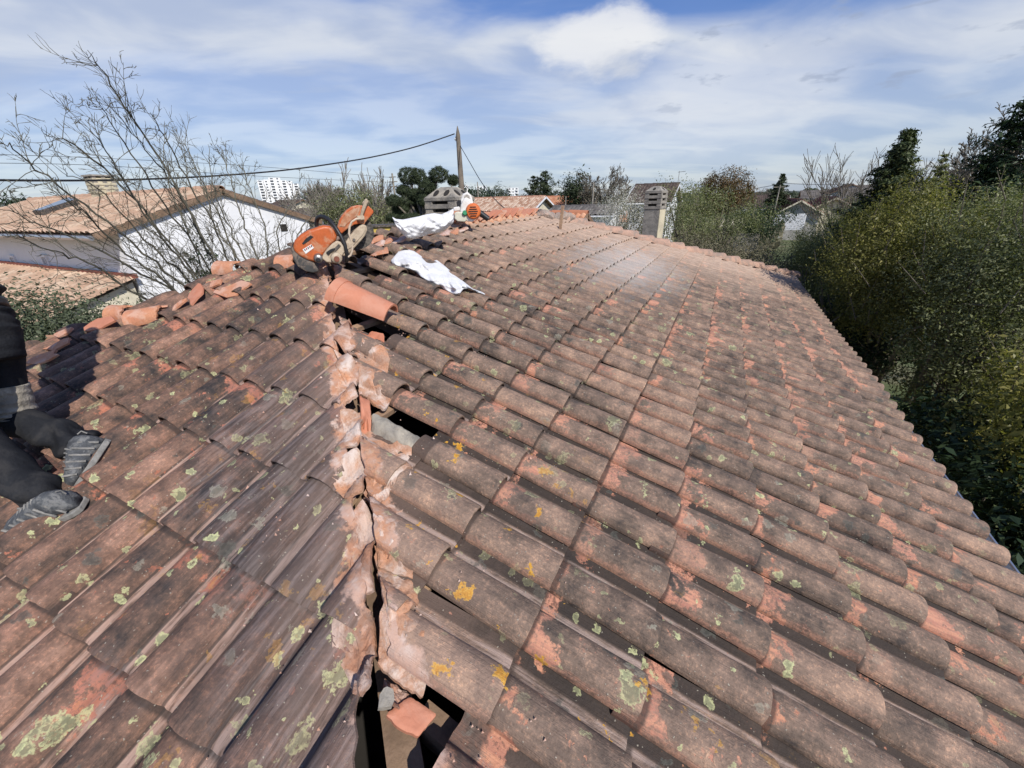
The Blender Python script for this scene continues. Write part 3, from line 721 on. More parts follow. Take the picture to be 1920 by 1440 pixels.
for s in np.linspace(0, 1, 26):
    pts.append(A3(RX+0.02+s*0.45, 7.2+s*0.75, zp1(RX)+0.06-s*0.12+0.03*math.sin(s*9))+r_.normal(0, 0.012, 3)); rad.append(0.10+0.05*math.sin(math.pi*s)+r_.normal(0, 0.012))
ml.tube(pts, rad, 9, flat=0.7); ml.build('ridge_end_mortar', M_mortar, house, smooth=True)

# ------------------------------------------------------------------ chimneys
def cowl(base, w, dp, rot, zt, tiers, top_h, mshaft, mcowl, label, zb, side_mat=None):
    cr, sr = math.cos(rot), math.sin(rot); ax = [A3(cr, sr, 0), A3(-sr, cr, 0), EZ]
    b = A3(*base); ch = MB().box((b[0], b[1], (zb+zt-tiers[0])/2), (w*0.94, dp*0.94, zt-tiers[0]-zb), ax, bev=0.008).build('chimney', mshaft, house, label=label)
    if side_mat is not None:
        MB().box(b*A3(1, 1, 0)+ax[0]*(w*0.47+0.006)+A3(0, 0, (zb+zt-tiers[0])/2), (0.010, dp*0.93, zt-tiers[0]-zb-0.01), ax).build('side_render', side_mat, ch)
    z = zt-tiers[0]; th = (tiers[0]-top_h)/tiers[1]
    inner = MB().box((b[0], b[1], z+(tiers[0]-top_h)/2), (w*0.72, dp*0.72, tiers[0]-top_h-0.01), ax).build('flue', M_dark, ch)
    for k in range(tiers[1]):
        MB().box((b[0], b[1], z+th*0.30), (w*(1.0+0.01*k), dp*(1+0.01*k), th*0.60), ax, bev=0.008).build('ring', mcowl, ch)
        for sx in (-1, 1):
            for sy in (-1, 1):
                c = b*A3(1, 1, 0)+ax[0]*sx*w*0.375+ax[1]*sy*dp*0.375+A3(0, 0, z+th*0.8)
                MB().box(c, (w*0.23, dp*0.23, th*0.40), ax).build('corner_block', mcowl, ch)
        z += th
    MB().box((b[0], b[1], z+0.02), (w*1.02, dp*1.02, 0.05), ax, bev=0.008).build('ring', mcowl, ch); z += 0.045
    tp = MB(); V = [b*A3(1, 1, 0)+ax[0]*sx*w*f+ax[1]*sy*dp*f+A3(0, 0, zz_) for zz_, f in ((z, 0.50), (z+top_h*0.75, 0.24), (z+top_h*0.9, 0.16)) for sx, sy in ((-1, -1), (1, -1), (1, 1), (-1, 1))]
    tp.add(V, [(0, 1, 2, 3)[::-1], (8, 9, 10, 11)]+[(l*4+k_, l*4+(k_+1) % 4, l*4+4+(k_+1) % 4, l*4+4+k_) for l in (0, 1) for k_ in range(4)])
    tp.build('cap', mcowl, ch)
    for k_ in range(4):
        v = [V[k_], V[(k_+1) % 4], V[4+(k_+1) % 4], V[4+k_]]; c = sum(v)/4; n = nrm(np.cross(v[1]-v[0], v[3]-v[0])); n = n if np.dot(n, c-b) > 0 else -n
        e1 = nrm(v[1]-v[0]); e2 = np.cross(n, e1); hw_ = w*0.10
        for off in ((-0.17, 0.17) if w > 0.5 else (0,)):
            V2 = [c+n*0.003+e1*(off*w+hw_*math.cos(q)*0.8)+e2*hw_*math.sin(q)*1.15 for q in np.linspace(0, 2*math.pi, 13)[:-1]]
            MB().prism(V2, n*0.004).build('vent_hole', M_dark, ch)
    return ch
cowl((-4.08, 5.98, 0), 0.58, 0.58, 0.0, 0.20, (0.52, 3), 0.17, M_concd, M_conc, 'squat concrete chimney cowl with slotted tiers', -1.4)
cowl((-1.50, 10.15, 0), 0.37, 0.37, -0.21, 0.18, (0.42, 3), 0.10, M_concd, M_concd, 'tall mottled grey chimney with one cream side', -2.4, M_cream)

# ------------------------------------------------------------------ broken pieces lying along the stripped hips
def shard(name, c, N, e1, size, seed, mat, label, cat, group=None, asp=0.7, curv=1.5, th=0.013, parent=None, nseg=10):
    r_ = np.random.default_rng(seed); N = nrm(N); e1 = nrm(e1-N*np.dot(e1, N)); e2 = np.cross(N, e1)
    out = []
    for k in range(nseg):
        q = 2*math.pi*(k+r_.uniform(-0.3, 0.3))/nseg; rr = size*0.5*(1+r_.uniform(-0.28, 0.22))*(1+0.18*abs(math.cos(2*q)))
        out.append((rr*math.cos(q), rr*math.sin(q)*asp))
    V = []; Fs = []
    def P(x, y, dh): return c+e1*x+e2*y+N*(dh-curv*y*y+r_.normal(0, 0.0015)+0.10*x*(seed % 3-1)*0.5)
    for dh in (0, -th):
        V.append(P(0, 0, dh))
        for f in (0.55, 1.0):
            for x, y in out: V.append(P(x*f, y*f, dh))
    m = nseg; st = 2*m+1
    for s in (0, 1):
        o = s*st
        for k in range(m):
            k2 = (k+1) % m; f1 = (o, o+1+k, o+1+k2); f2 = (o+1+k, o+1+m+k, o+1+m+k2, o+1+k2)
            Fs += [f1, f2] if s == 0 else [f1[::-1], f2[::-1]]
    for k in range(m):
        k2 = (k+1) % m; Fs.append((1+m+k, st+1+m+k, st+1+m+k2, 1+m+k2))
    o = MB().add(V, Fs).build(name, mat, parent, smooth=True)
    return tag(o, label, cat, group)
GSH = 'broken tile pieces along the open hip'
def draped(name, pl, pts, lift, seed, mat, label, cat, group=None, rough=0.0025, m=44, rings=6, jag=0.018, sag_=0.0, flat=False):
    """piece of tile or mortar lying over the rolls: outline in photo pixels, thickness and undulation real"""
    r_ = np.random.default_rng(seed); pts = np.array(pts, float); nx = np.roll(pts, -1, 0); L_ = np.hypot(*(nx-pts).T); cum = np.concatenate([[0], np.cumsum(L_)])
    B = []
    for k in range(m):
        s = (k+0.5)/m*cum[-1]; i = min(np.searchsorted(cum, s)-1, len(pts)-1); f_ = (s-cum[i])/L_[i]; B.append(pts[i]+(nx[i]-pts[i])*f_)
    B = np.array(B); c = B.mean(0); sc = np.hypot(*(B-c).T).mean(); B = B+(B-c)*r_.normal(0, jag, (m, 1)); N = N1 if pl == 1 else N2
    def P(x, y, dh):
        X = hit(x, y, pl, 0.055)
        u = ((X[1]-P1[1]) % TW) if pl == 1 else ((X[0]-P2[0]) % TW)
        h = 0.0 if flat else float(hprof(np.array([u]), .9)[0])
        base = hit(x, y, pl, 0.055)-N*0.055*math.cos(TH1)
        w_ = rough*(math.sin(x*.31+seed)+math.sin(y*.23+x*.1+seed*2)+.7*math.sin(x*.7-y*.5+seed))
        return base+N*(h*0.85+lift+dh+w_)
    V = []; Fs = []
    for dh in (0.0, -0.014):
        V.append(P(c[0], c[1], dh))
        for q in range(1, rings+1):
            f_ = q/rings
            for k in range(m): x, y = c+(B[k]-c)*f_; V.append(P(x, y, dh-(0.004 if q == rings else 0)))
    st = 1+rings*m
    for s in (0, 1):
        o = s*st
        for k in range(m):
            k2 = (k+1) % m; Fs.append((o, o+1+k, o+1+k2) if s == 0 else (o, o+1+k2, o+1+k))
            for q in range(rings-1):
                a_ = o+1+q*m; f1 = (a_+k, a_+m+k, a_+m+k2, a_+k2); Fs.append(f1 if s == 0 else f1[::-1])
    for k in range(m):
        k2 = (k+1) % m; a_ = 1+(rings-1)*m; Fs.append((a_+k, st+a_+k, st+a_+k2, a_+k2))
    o = MB().add(V, Fs).build(name, mat, None, smooth=True); return tag(o, label, cat, group)
M_mx = pm('mortar_smeared_clay', (0.54, 0.26, 0.14), 0.9, 0.3, 11, 0.7, 110, col2=(0.40, 0.27, 0.20), fine=0.2, dirt=(0.66, 0.57, 0.50), dirt_amt=0.75, dirt_scale=6, bdist=0.008)
M_mx2 = pm('mortar_smeared_brown', (0.44, 0.21, 0.12), 0.9, 0.35, 9, 0.7, 110, col2=(0.26, 0.17, 0.13), fine=0.2, dirt=(0.64, 0.50, 0.42), dirt_amt=0.65, dirt_scale=7, bdist=0.008)
for k, (pl, pts, lift, mt, lb) in enumerate([
    (1, [(661, 605), (720, 626), (724, 644), (679, 634), (666, 628)], .004, M_newt, 'flat orange pink pan piece below the loose ridge tile'),
    (1, [(680, 637), (704, 650), (724, 660), (730, 679), (724, 700), (692, 682), (674, 668)], .016, M_mx, 'white and pink smeared piece right of the crack near the top'),
    (1, [(672, 692), (724, 704), (735, 743), (720, 759), (674, 735)], .016, M_mx, 'pink piece overhanging the middle black gap from above'),
    (1, [(673, 740), (693, 752), (697, 799), (679, 801)], .000, M_newt, 'narrow clean clay slip wedged in the crack beside the middle gap'),
    (1, [(697, 776), (716, 783), (792, 826), (775, 838), (740, 822), (698, 804)], -.004, M_conc, 'flat grey beige board under the lower lip of the middle black gap'),
    (1, [(681, 803), (740, 822), (772, 838), (778, 874), (749, 893), (736, 912), (700, 918), (687, 883), (682, 851)], .014, M_mx, 'wide orange and white broken pan just below the middle black gap'),
    (1, [(698, 925), (733, 906), (731, 919), (714, 934)], .030, M_mx, 'small whitish cup shaped shard at the crack'),
    (1, [(691, 926), (762, 945), (770, 1009), (712, 985), (695, 960)], .012, M_mx2, 'brown and pink piece left of the orange lichen'),
    (1, [(696, 973), (777, 1009), (768, 1024), (776, 1076), (710, 1055), (708, 1012)], .024, M_mx, 'tall whitish torn piece halfway down the lower crack'),
    (1, [(710, 1059), (777, 1080), (789, 1117), (764, 1153), (729, 1175), (714, 1120)], .020, M_mx, 'creased pink and white piece with pointed lower tip'),
    (1, [(711, 1150), (727, 1178), (751, 1158), (796, 1189), (811, 1249), (796, 1297), (750, 1268), (712, 1237)], .016, M_mx, 'large rounded pinkish piece with a stained patch above the lowest gap'),
    (1, [(725, 1252), (774, 1282), (751, 1320), (717, 1297)], -.012, M_mx2, 'small folded pink piece tucked under the large rounded one'),
    (2, [(620, 631), (650, 588), (664, 637), (640, 650)], .012, M_mx2, 'upright pinkish end piece left of the hip below the loose tile'),
    (2, [(625, 653), (653, 663), (668, 679), (660, 708), (672, 743), (628, 775), (625, 724), (634, 692)], .010, M_mx, 'pale smeared mortar piece left of the upper crack'),
    (2, [(641, 772), (673, 762), (680, 819), (673, 839), (628, 851), (637, 803)], .012, M_mx, 'bright orange and white piece left of the middle gap'),
    (2, [(600, 904), (674, 839), (687, 925), (653, 944), (630, 918)], .018, M_mx, 'blotched orange and white broken end left of the crack'),
    (2, [(687, 936), (698, 1012), (701, 1110), (655, 1132), (640, 1100), (648, 1020), (660, 975)], .012, M_mx2, 'long brown and orange broken edge left of the lower crack'),
    (2, [(631, 1162), (657, 1140), (690, 1144), (693, 1230), (700, 1290), (680, 1310), (650, 1290), (628, 1237)], .014, M_mx2, 'ribbed pinkish collar piece left of the lower crack'),
    ]):
    draped('tile_shard', pl, pts, lift, 300+k, mt, lb, 'tile shard', GSH)
# flat cut piece at the bottom of the opened hip
draped('tile_shard', 1, [(727, 1326), (772, 1292), (824, 1326), (790, 1368), (755, 1355)], 0.012, 333, M_newt, 'clean salmon coloured flat tile piece over the lowest black gap', 'tile shard', GSH, flat=True, jag=.015, rough=.0003)
# grey stone chip
shard('mortar_chip', hit(724, 1306, 1, 0.05), N1, EY, 0.045, 3, M_conc, 'small grey mortar chip at the lip of the lowest gap', 'mortar chip', asp=0.8, curv=0.5, th=0.02)
# orange fragments on the left hip
GLH = 'clean orange ridge tile fragments on the left hip'
lf = [(545, 497, .16, 20, 'bowl shaped orange fragment beside the saw', 2.5), (432, 508, .20, 10, 'orange fragment capping the hip left of the saw', 2.0), (438, 541, .27, 25, 'long flat orange strip lying on the tiles below the hip', 0.6), (400, 530, .16, 10, 'orange fragment above the long flat strip', 2.5),
      (365, 548, .20, -55, 'thin orange sliver pointing down across the tiles', 1.0), (335, 570, .10, 70, 'small upright orange chip at the hip edge', 1.0), (280, 597, .24, 30, 'thick curved orange lump standing proud of the hip', 4.0), (232, 592, .16, 15, 'arched orange fragment with dark hollow below it', 4.0),
      (185, 607, .24, 20, 'wide flattish orange fragment on the hip edge', 1.2), (118, 622, .14, 20, 'pale orange fragment near the left end of the hip', 3.0), (108, 645, .18, 30, 'dusty orange lump left of the kneeling worker', 2.0), (78, 672, .20, 25, 'ribbed orange piece at the far left of the hip', 1.0)]
for k, (x, y, s, a, w_, cv_) in enumerate(lf):
    if k in (0, 1, 6, 7):
        c = hit(x, y, 2, 0.05); q = math.radians(a); mb = MB(); dv = EX*math.cos(q)+(-D2)*math.sin(q); half_tile(mb, c-dv*s*.5, dv, N2+A3(0, -.3, .1), s, .085, .075, th=.014, a0=-80, a1=70+k*2, n=12, jag=.012, seed=k, m=5)
        tag(mb.build('ridge_fragment', M_clay, smooth=True), w_.replace('left of the kneeling worker', 'beside the worker'), 'tile fragment', GLH); continue
    w_ = w_.replace('dusty orange lump left of the kneeling worker', 'dusty orange lump beside the worker near the hip')
    c = hit(x, y, 2, 0.10); q = math.radians(a)
    shard('ridge_fragment', c, N2+A3(0.1*((k % 3)-1), -0.35, 0.1), EX*math.cos(q)+(-D2)*math.sin(q), s*1.15, 120+k, M_clay if k % 4 else M_newt, w_, 'tile fragment', GLH, asp=0.45, curv=cv_)
RB = ['orange tile end just right of the saw disc', 'orange tile end lying between the saw disc and the upper sack', 'pink tile end under the left tip of the upper sack', 'orange fragment touching the lower edge of the upper sack', 'dusty fragment below the middle of the upper sack', 'orange curl on the ridge below the right half of the upper sack',
      'dusty tile end near the foot of the blower', 'clay fragment at the rim of the far black gap', 'clay fragment between upper sack and ridge bedding', 'dusty fragment under the blower tank', 'orange fragment directly below the blower fan', 'dusty fragment against the saw cutting disc']
for k, (x, y) in enumerate([(705, 458), (722, 452), (748, 448), (762, 437), (783, 440), (806, 432), (822, 424), (712, 470), (833, 436), (850, 434), (868, 428), (700, 448)]):
    c = hit(x, y, 1, 0.09); o = shard('ridge_fragment', c, N1+A3(-0.4, -0.3, 0), EY, 0.17, 200+k, M_clay if k % 2 else M_clayd, RB[k], 'tile fragment', 'broken tile ends on the bare ridge', asp=0.7, curv=3)
# crumbs of mortar and grit scattered near the cuts: countless
r_ = np.random.default_rng(77); V = []; Fs = []
def crumbs(n, gen, mat, name, label):
    V = []; Fs = []; T_ = np.array([(1, 0, -.5), (-.5, .87, -.5), (-.5, -.87, -.5), (0, 0, 1)])
    for k in range(n):
        c, s = gen(); m = T_*s*r_.uniform(0.5, 1.3, (4, 3)); b0 = len(V); V += list(c+m)
        Fs += [(b0, b0+2, b0+1), (b0, b0+1, b0+3), (b0+1, b0+2, b0+3), (b0+2, b0, b0+3)]
    o = mesh_obj(name, V, Fs, mat); tag(o, label, 'debris', kind='stuff')
def g1():
    while True:
        x = r_.uniform(RX, 0.2); off = abs(r_.normal(0, 0.35))+0.03; s_ = r_.choice((0, 1))
        if s_: p = A3(x+off*0.7, HIPY(x)+off*0.7, 0); p[2] = zp1(p[0]); nn_ = 1
        else: p = A3(x-off*0.7, HIPY(x)-off*0.7, 0); p[2] = zp2(p[1]); nn_ = 2
        u = ((p[1]-P1[1]) % TW) if nn_ == 1 else ((p[0]-P2[0]) % TW)
        p[2] += float(hprof(np.array([u]), 0.95)[0])/0.94+0.012
        return p, abs(r_.normal(0.0, 0.0028))+0.0016
crumbs(420, g1, M_clayd, 'tile_crumbs', 'crumbs of mortar and clay scattered beside the open hip')

# ------------------------------------------------------------------ loose new ridge tile across the gap
p0 = hit(632, 556, 1, 0.10); p1 = hit(727, 594, 1, 0.09)
mb = MB(); half_tile(mb, p0, p1-p0, N1, np.linalg.norm(p1-p0)+0.02, 0.118, 0.092, th=0.013, a0=-82, a1=82, n=18, m=6)
lo = mb.build('ridge_tile', M_newt, smooth=True); tag(lo, 'new smooth salmon ridge tile laid loose across the upper gap', 'ridge tile')
mb = MB(); half_tile(mb, p0-nrm(p1-p0)*0.004, p1-p0, N1, 0.055, 0.122, 0.121, th=0.012, a0=-82, a1=82, n=18, m=1); mb.build('collar', M_newt, lo, smooth=True)

# wooden stake on the far slope
c = hit(1050, 432, 1, 0.06); c2 = c+A3(0.02, 0.05, 0.36)
o = MB().box((c+c2)/2, (0.05, 0.022, 0.40), [A3(1, 0, -.05), A3(0, 1, -.14), nrm(c2-c)]).build('wooden_stake', M_wood2, bevel=0.002)
tag(o, 'short brown wooden stake standing on the far tiles near the ridge', 'stake')

# ================================================================== TOOLS AND SACKS
def frame_at(px, py, d):
    O = at(px, py, d); hz = nrm(A3(O[0], O[1], 0)); rt = nrm(np.cross(hz, EZ))
    def f(x, y, off=0.0):
        v = ray(x, y); k_ = np.dot(O, hz)/np.dot(v, hz); return v*k_+hz*off
    return f, hz, rt
M_orange = pm('saw_orange', (0.50, 0.115, 0.030), 0.42, 0.15, 14, 0.15, 60, fine=0.08, dirt=(0.50, 0.30, 0.18), dirt_amt=0.55, dirt_scale=14)
M_dusty = pm('dusty_magnesium', (0.52, 0.42, 0.30), 0.7, 0.15, 20, 0.3, 60, fine=0.1, dirt=(0.30, 0.22, 0.15), dirt_amt=0.6, dirt_scale=22)
M_dgrey = pm('dark_grey_plastic', (0.06, 0.058, 0.055), 0.6, 0.2, 20, 0.2, 60, dirt=(0.30, 0.22, 0.16), dirt_amt=0.55, dirt_scale=18)
M_steel = pm('worn_steel', (0.30, 0.28, 0.26), 0.4, 0.2, 20, 0.1, 60, metal=0.8, dirt=(0.35, 0.25, 0.17), dirt_amt=0.5, dirt_scale=20)
M_hose = pm('beige_hose', (0.55, 0.44, 0.33), 0.6, 0.1, 20, 0.1)
M_wpl = pm('white_plastic', (0.78, 0.77, 0.74), 0.4, 0.05, 10, 0.05, dirt=(0.55, 0.45, 0.36), dirt_amt=0.4, dirt_scale=16)
M_opl = pm('orange_plastic', (0.65, 0.16, 0.04), 0.4, 0.1, 10, 0.05)
M_green = pm('green_cap', (0.02, 0.22, 0.09), 0.4, 0.1, 10, 0.05)
dS = np.linalg.norm(hit(605, 500, 2, 0.09)[:2])
f, hz, rt = frame_at(620, 470, dS-0.02)
saw = thing('cut_off_saw', 'orange petrol cut-off saw with dusty arm and raised guard resting on the hip', 'saw', tuple(f(605, 503)))
def plate(name, pts, o0, o1, mat, bev=0.01, par=saw, sm=True):
    mb = MB().prism([f(x, y, o0) for x, y in pts], hz*(o1-o0)); ob = mb.build(name, mat, par); 
    if bev:
        b = ob.modifiers.new('bevel', 'BEVEL'); b.width = bev; b.segments = 3; b.limit_method = 'ANGLE'; b.angle_limit = 0.9
        ob.data.polygons.foreach_set('use_smooth', np.ones(len(ob.data.polygons), bool)); ob.modifiers.new('n', 'WEIGHTED_NORMAL')
    return ob
body = plate('body', [(550, 462), (553, 450), (563, 440), (577, 431), (592, 426), (606, 422), (618, 423), (627, 431), (632, 440), (630, 450), (621, 458), (613, 468), (606, 478), (602, 488), (592, 490), (578, 487), (564, 480), (553, 472)], -0.07, 0.12, M_orange, 0.022)
plate('rear_guard', [(547, 465), (549, 455), (553, 468), (564, 479), (578, 486), (590, 491), (597, 499), (598, 506), (588, 509), (574, 506), (560, 498), (551, 484)], -0.085, 0.13, M_dgrey, 0.014)
MB().tube([f(x, y, -0.02) for x, y in ((555, 463), (559, 455), (566, 446), (575, 438), (586, 431), (598, 430), (611, 432))], [.016, .017, .018, .019, .022, .022, .012], 10).build('rear_handle', M_dgrey, saw, smooth=True)
plate('handle_opening', [(567, 455), (574, 446), (583, 440), (588, 443), (580, 450), (570, 457)], -0.0735, -0.068, M_black, 0.0)
MB().tube([f(x, y, o) for x, y, o in ((594, 430, .1), (593, 418, .09), (595, 410, .07), (601, 406.5, .04), (608, 407, .01), (617, 412, -.03), (628, 425, -.07), (638, 441, -.09), (645, 456, -.10), (648.5, 470, -.10), (650, 482, -.09), (648.5, 488, -.06))], 0.0145, 12).build('front_handle', M_black, saw, smooth=True)
plate('engine_cover', [(603, 482), (606, 474), (613, 464), (622, 455), (631, 449), (638, 452), (643, 460), (645, 470), (640, 478), (632, 487), (622, 490), (612, 489)], -0.115, -0.07, M_dusty, 0.012)
plate('cowling_rib', [(622, 467), (634, 455), (638, 458), (627, 470)], -0.125, -0.11, M_dgrey, 0.003)
plate('air_slot', [(611, 470), (620, 464), (627, 462), (628, 466), (620, 470), (615, 475)], -0.128, -0.110, M_black, 0.003)
MB().lathe(f(597.5, 482, -0.13), hz, [(0, .016), (0.006, .026), (0.02, .030), (0.06, .034)], 20).build('fuel_cap', M_steel, saw, smooth=True)
MB().lathe(f(597, 483.5, -0.145), hz, [(0, .010), (0.004, .014), (0.02, .015)], 16).build('cap_knob', M_black, saw, smooth=True)
MB().lathe(f(630, 480, -0.165), hz, [(0, .020), (0.004, .026), (0.012, .035), (0.06, .040)], 22).build('starter_housing', M_dusty, saw, smooth=True)
MB().lathe(f(630, 481, -0.169), hz, [(0, .018), (0.006, .020)], 22).build('starter_disc', pm('rust_red', (0.22, 0.075, 0.045), 0.7), saw, smooth=True)
plate('arm', [(638, 478), (640, 466), (645, 455), (654, 441), (664, 429), (673, 422), (680, 419), (685, 423), (686.5, 430), (683, 440), (675, 450), (665, 461), (656, 471), (648, 478)], -0.10, -0.055, M_dusty, 0.012)
plate('arm_panel', [(646, 468), (650, 458), (661, 443), (672, 432), (681, 425), (683, 430), (678, 439), (668, 450), (657, 462)], -0.107, -0.098, M_dusty, 0.004)
MB().lathe(f(662, 448, -0.118), hz, [(0, .008), (0.004, .010), (0.02, .012)], 12).build('arm_bolt', M_steel, saw, smooth=True)
# cutting wheel and its guard, a half drum
wc = f(668, 434, 0.0); pxm = np.linalg.norm(f(668, 434)-f(678, 434))/10
MB().lathe(wc-hz*0.002, hz, [(0, 34*pxm*0.98), (0.004, 34*pxm*0.98)], 48).build('cutting_wheel', pm('abrasive_disc', (0.06, 0.055, 0.05), 0.8, 0.3, 30, 0.4, 90, dirt=(0.2, 0.17, 0.14), dirt_amt=0.6, dirt_scale=24), saw)
gout = [(632, 425), (635, 414), (641, 403), (649, 394), (659, 387), (669, 384.5), (677, 385), (684, 384), (690, 386), (699.5, 395), (699, 399), (695, 404), (690, 410), (684, 417), (683, 421), (675, 419), (664, 421), (652, 428), (641, 437), (634, 438)]
plate('blade_guard', gout, -0.045, 0.035, M_orange, 0.008)
plate('guard_recess', [(636, 424), (641, 410), (651, 398), (662, 391), (674, 389), (673, 395), (668, 405), (655, 415), (645, 425)], -0.0495, -0.044, pm('saw_orange_dusty', (0.46, 0.20, 0.10), 0.7, 0.2, 20, 0.2, dirt=(0.5, 0.36, 0.25), dirt_amt=0.7, dirt_scale=14), 0.002)
MB().tube([f(676, 405, -.06), f(679, 395, -.065), f(684, 381, -.065), (f(686, 377, -.06))], [.010, .012, .013, .017], 8).build('guard_lever', M_dusty, saw, smooth=True)
MB().tube([f(680, 382, -.06), f(686, 376, -.02), f(690, 378, .03)], [.010, .012, .008], 8).build('lever_clamp', M_dusty, saw, smooth=True)
MB().box(f(675, 408, -0.06), (0.05, 0.03, 0.03), [rt, hz, EZ], bev=0.004).build('water_valve', M_dusty, saw)
MB().tube([f(x, y, -0.10) for x, y in ((674, 409), (666, 410), (658, 415), (654, 424), (653, 436), (656, 447), (659, 458), (659, 468), (656, 476), (651, 479))], 0.0075, 8).build('water_hose', M_hose, saw, smooth=True)
st_ = plate('sticker', [(568, 466), (584, 456.5), (589, 463), (574, 474)], -0.0735, -0.069, M_wpl, 0.0)
for k in range(5):
    x = 571+k*3.0; y = 466.2-k*1.75
    plate('sticker_mark', [(x, y-0.9), (x+1.7, y-1.9), (x+3.0, y+2.0), (x+1.3, y+3.0)], -0.0745, -0.0730, pm('print_red', (0.35, 0.03, 0.03), 0.6) if k % 2 else pm('print_dark', (0.05, 0.05, 0.06), 0.6), 0.0, st_)

# ------------------------------------------------------------------ leaf blower lying on the ridge
f, hz, rt = frame_at(875, 400, 5.35)
bl_ = thing('leaf_blower', 'white and orange leaf blower with black tube standing on the ridge', 'leaf blower', tuple(f(875, 430)))
plate('body', [(862, 395), (864, 384), (868, 374), (874, 369), (881, 374), (889, 383), (894, 396), (893, 410), (886, 416), (876, 415), (868, 409)], -0.04, 0.12, M_wpl, 0.02, bl_)
MB().tube([f(x, y, 0.0) for x, y in ((867, 385), (866, 374), (870, 365.5), (876, 363), (881, 367), (884, 377), (886, 386))], [.014, .016, .018, .019, .018, .015, .012], 10).build('handle', M_wpl, bl_, smooth=True)
MB().tube([f(875, 364, 0), f(876, 357, 0), f(876, 353, 0)], [.010, .007, .006], 8).build('trigger_stub', M_wpl, bl_, smooth=True)
MB().lathe(f(887, 396, -0.085), hz, [(0, .050), (0.006, .075), (0.02, .085), (0.05, .092)], 26).build('fan_cover', M_opl, bl_, smooth=True)
for k in range(5):
    MB().box(f(887, 396, -0.088)+EZ*(k-2)*0.024, (0.11-abs(k-2)*0.02, 0.006, 0.009), [rt, hz, EZ]).build('cover_slot', M_black, bl_)
plate('fuel_tank', [(852, 399), (858, 396.5), (868, 398), (874, 402), (876, 412), (872, 416), (858, 415), (852, 410)], -0.05, 0.07, pm('tank_plastic', (0.62, 0.60, 0.48), 0.4, 0.1, 8, 0.05), 0.014, bl_)
MB().lathe(f(871.5, 398.5, -0.075), hz*0.8-EZ*0.2, [(0, .022), (0.005, .028), (0.03, .029)], 16).build('tank_cap', M_green, bl_, smooth=True)
plate('air_filter', [(850, 389), (861, 387), (864, 394), (852, 396)], -0.02, 0.06, M_wpl, 0.008, bl_)
plate('engine', [(856, 378), (866, 374), (868, 388), (857, 388)], 0.0, 0.08, M_black, 0.008, bl_)
MB().tube([f(892, 394, 0.03), f(899, 399, 0.03), f(908, 405, 0.03), f(916, 411, 0.03)], [.040, .038, .034, .034], 14).build('blower_tube', M_black, bl_, smooth=True)

# ------------------------------------------------------------------ white sacks
def cloth(name, upper, lower, place, thick, seed, label, cat, nu=80, nv=34, wr=0.012, mat=None, group=None):
    """crumpled sack between an upper and a lower outline (photo pixels); place(px,py,h) -> point, h = height of the puffed surface"""
    r_ = np.random.default_rng(seed)
    def interp(pl, s):
        pl = np.array(pl, float); dd = np.concatenate([[0], np.cumsum(np.hypot(*np.diff(pl, axis=0).T))]); dd /= dd[-1]
        return np.interp(s, dd, pl[:, 0]), np.interp(s, dd, pl[:, 1])
    ph = r_.uniform(0, 6.28, (14, 3)); fr = r_.uniform(0.6, 1.6, (14, 2)); V = []; 
    for side in (1, -1):
        for a in range(nu+1):
            s = a/nu; ux, uy = interp(upper, s); lx, ly = interp(lower, s)
            for b_ in range(nv+1):
                w_ = b_/nv; x = ux+(lx-ux)*w_; y = uy+(ly-uy)*w_
                env = math.sqrt(max(0, math.sin(math.pi*w_)))*min(1, math.sin(math.pi*min(1, max(0, s*0.98+0.01)))*1.9)**0.5
                wk = 0
                for k in range(14):
                    arg = (s*fr[k, 0]*(9+k*3.6)+w_*fr[k, 1]*(4+k*1.5)*(1 if k % 2 else -1)+ph[k, 0]+0.9*math.sin(w_*5+ph[k, 1])+0.7*math.sin(s*11+ph[k, 2]))
                    wk += (1-2*abs((arg/math.pi) % 2-1)**0.8)/(1+k*0.35)
                h = thick*env+wr*wk*(0.35+0.65*env) if side > 0 else -0.004+0*env
                V.append(place(x, y, h))
    n1 = (nu+1)*(nv+1); Fs = []
    for a in range(nu):
        for b_ in range(nv):
            q = a*(nv+1)+b_; Fs.append((q, q+nv+1, q+nv+2, q+1)); Fs.append((n1+q, n1+q+1, n1+q+nv+2, n1+q+nv+1))
    for a in range(nu): 
        for b_ in (0, nv):
            q = a*(nv+1)+b_; Fs.append((q, q+nv+1, n1+q+nv+1, n1+q))
    for b_ in range(nv):
        for a in (0, nu):
            q = a*(nv+1)+b_; Fs.append((q, q+1, n1+q+1, n1+q))
    o = MB().add(V, Fs).build(name, mat, smooth=True, auto=False); tag(o, label, cat, group); return o
M_sack = pm('white_woven_sack', (0.74, 0.74, 0.74), 0.95, 0.03, 6, 0.35, 140, fine=0.02, dirt=(0.52, 0.49, 0.46), dirt_amt=0.35, dirt_scale=7, spec=0.05)
cloth('white_sack', [(757, 460), (764, 467), (777, 471), (790, 480), (800, 491), (808, 491), (819, 487), (832, 497), (845, 508), (858, 519), (872, 530), (886, 541), (903, 547), (910, 551)],
      [(733, 488), (735, 495), (748, 501), (765, 505), (780, 510), (790, 520), (806, 530), (822, 536), (838, 546), (853, 554), (862, 553), (868, 543), (880, 542), (896, 549), (908, 553)],
      lambda x, y, h: hit(x, y, 1, 0.065+h), 0.055, 3, 'crumpled white woven sack lying down the tiles beside the gap', 'sack', wr=0.010, mat=M_sack)
f2, hz2, rt2 = frame_at(800, 420, 4.15)
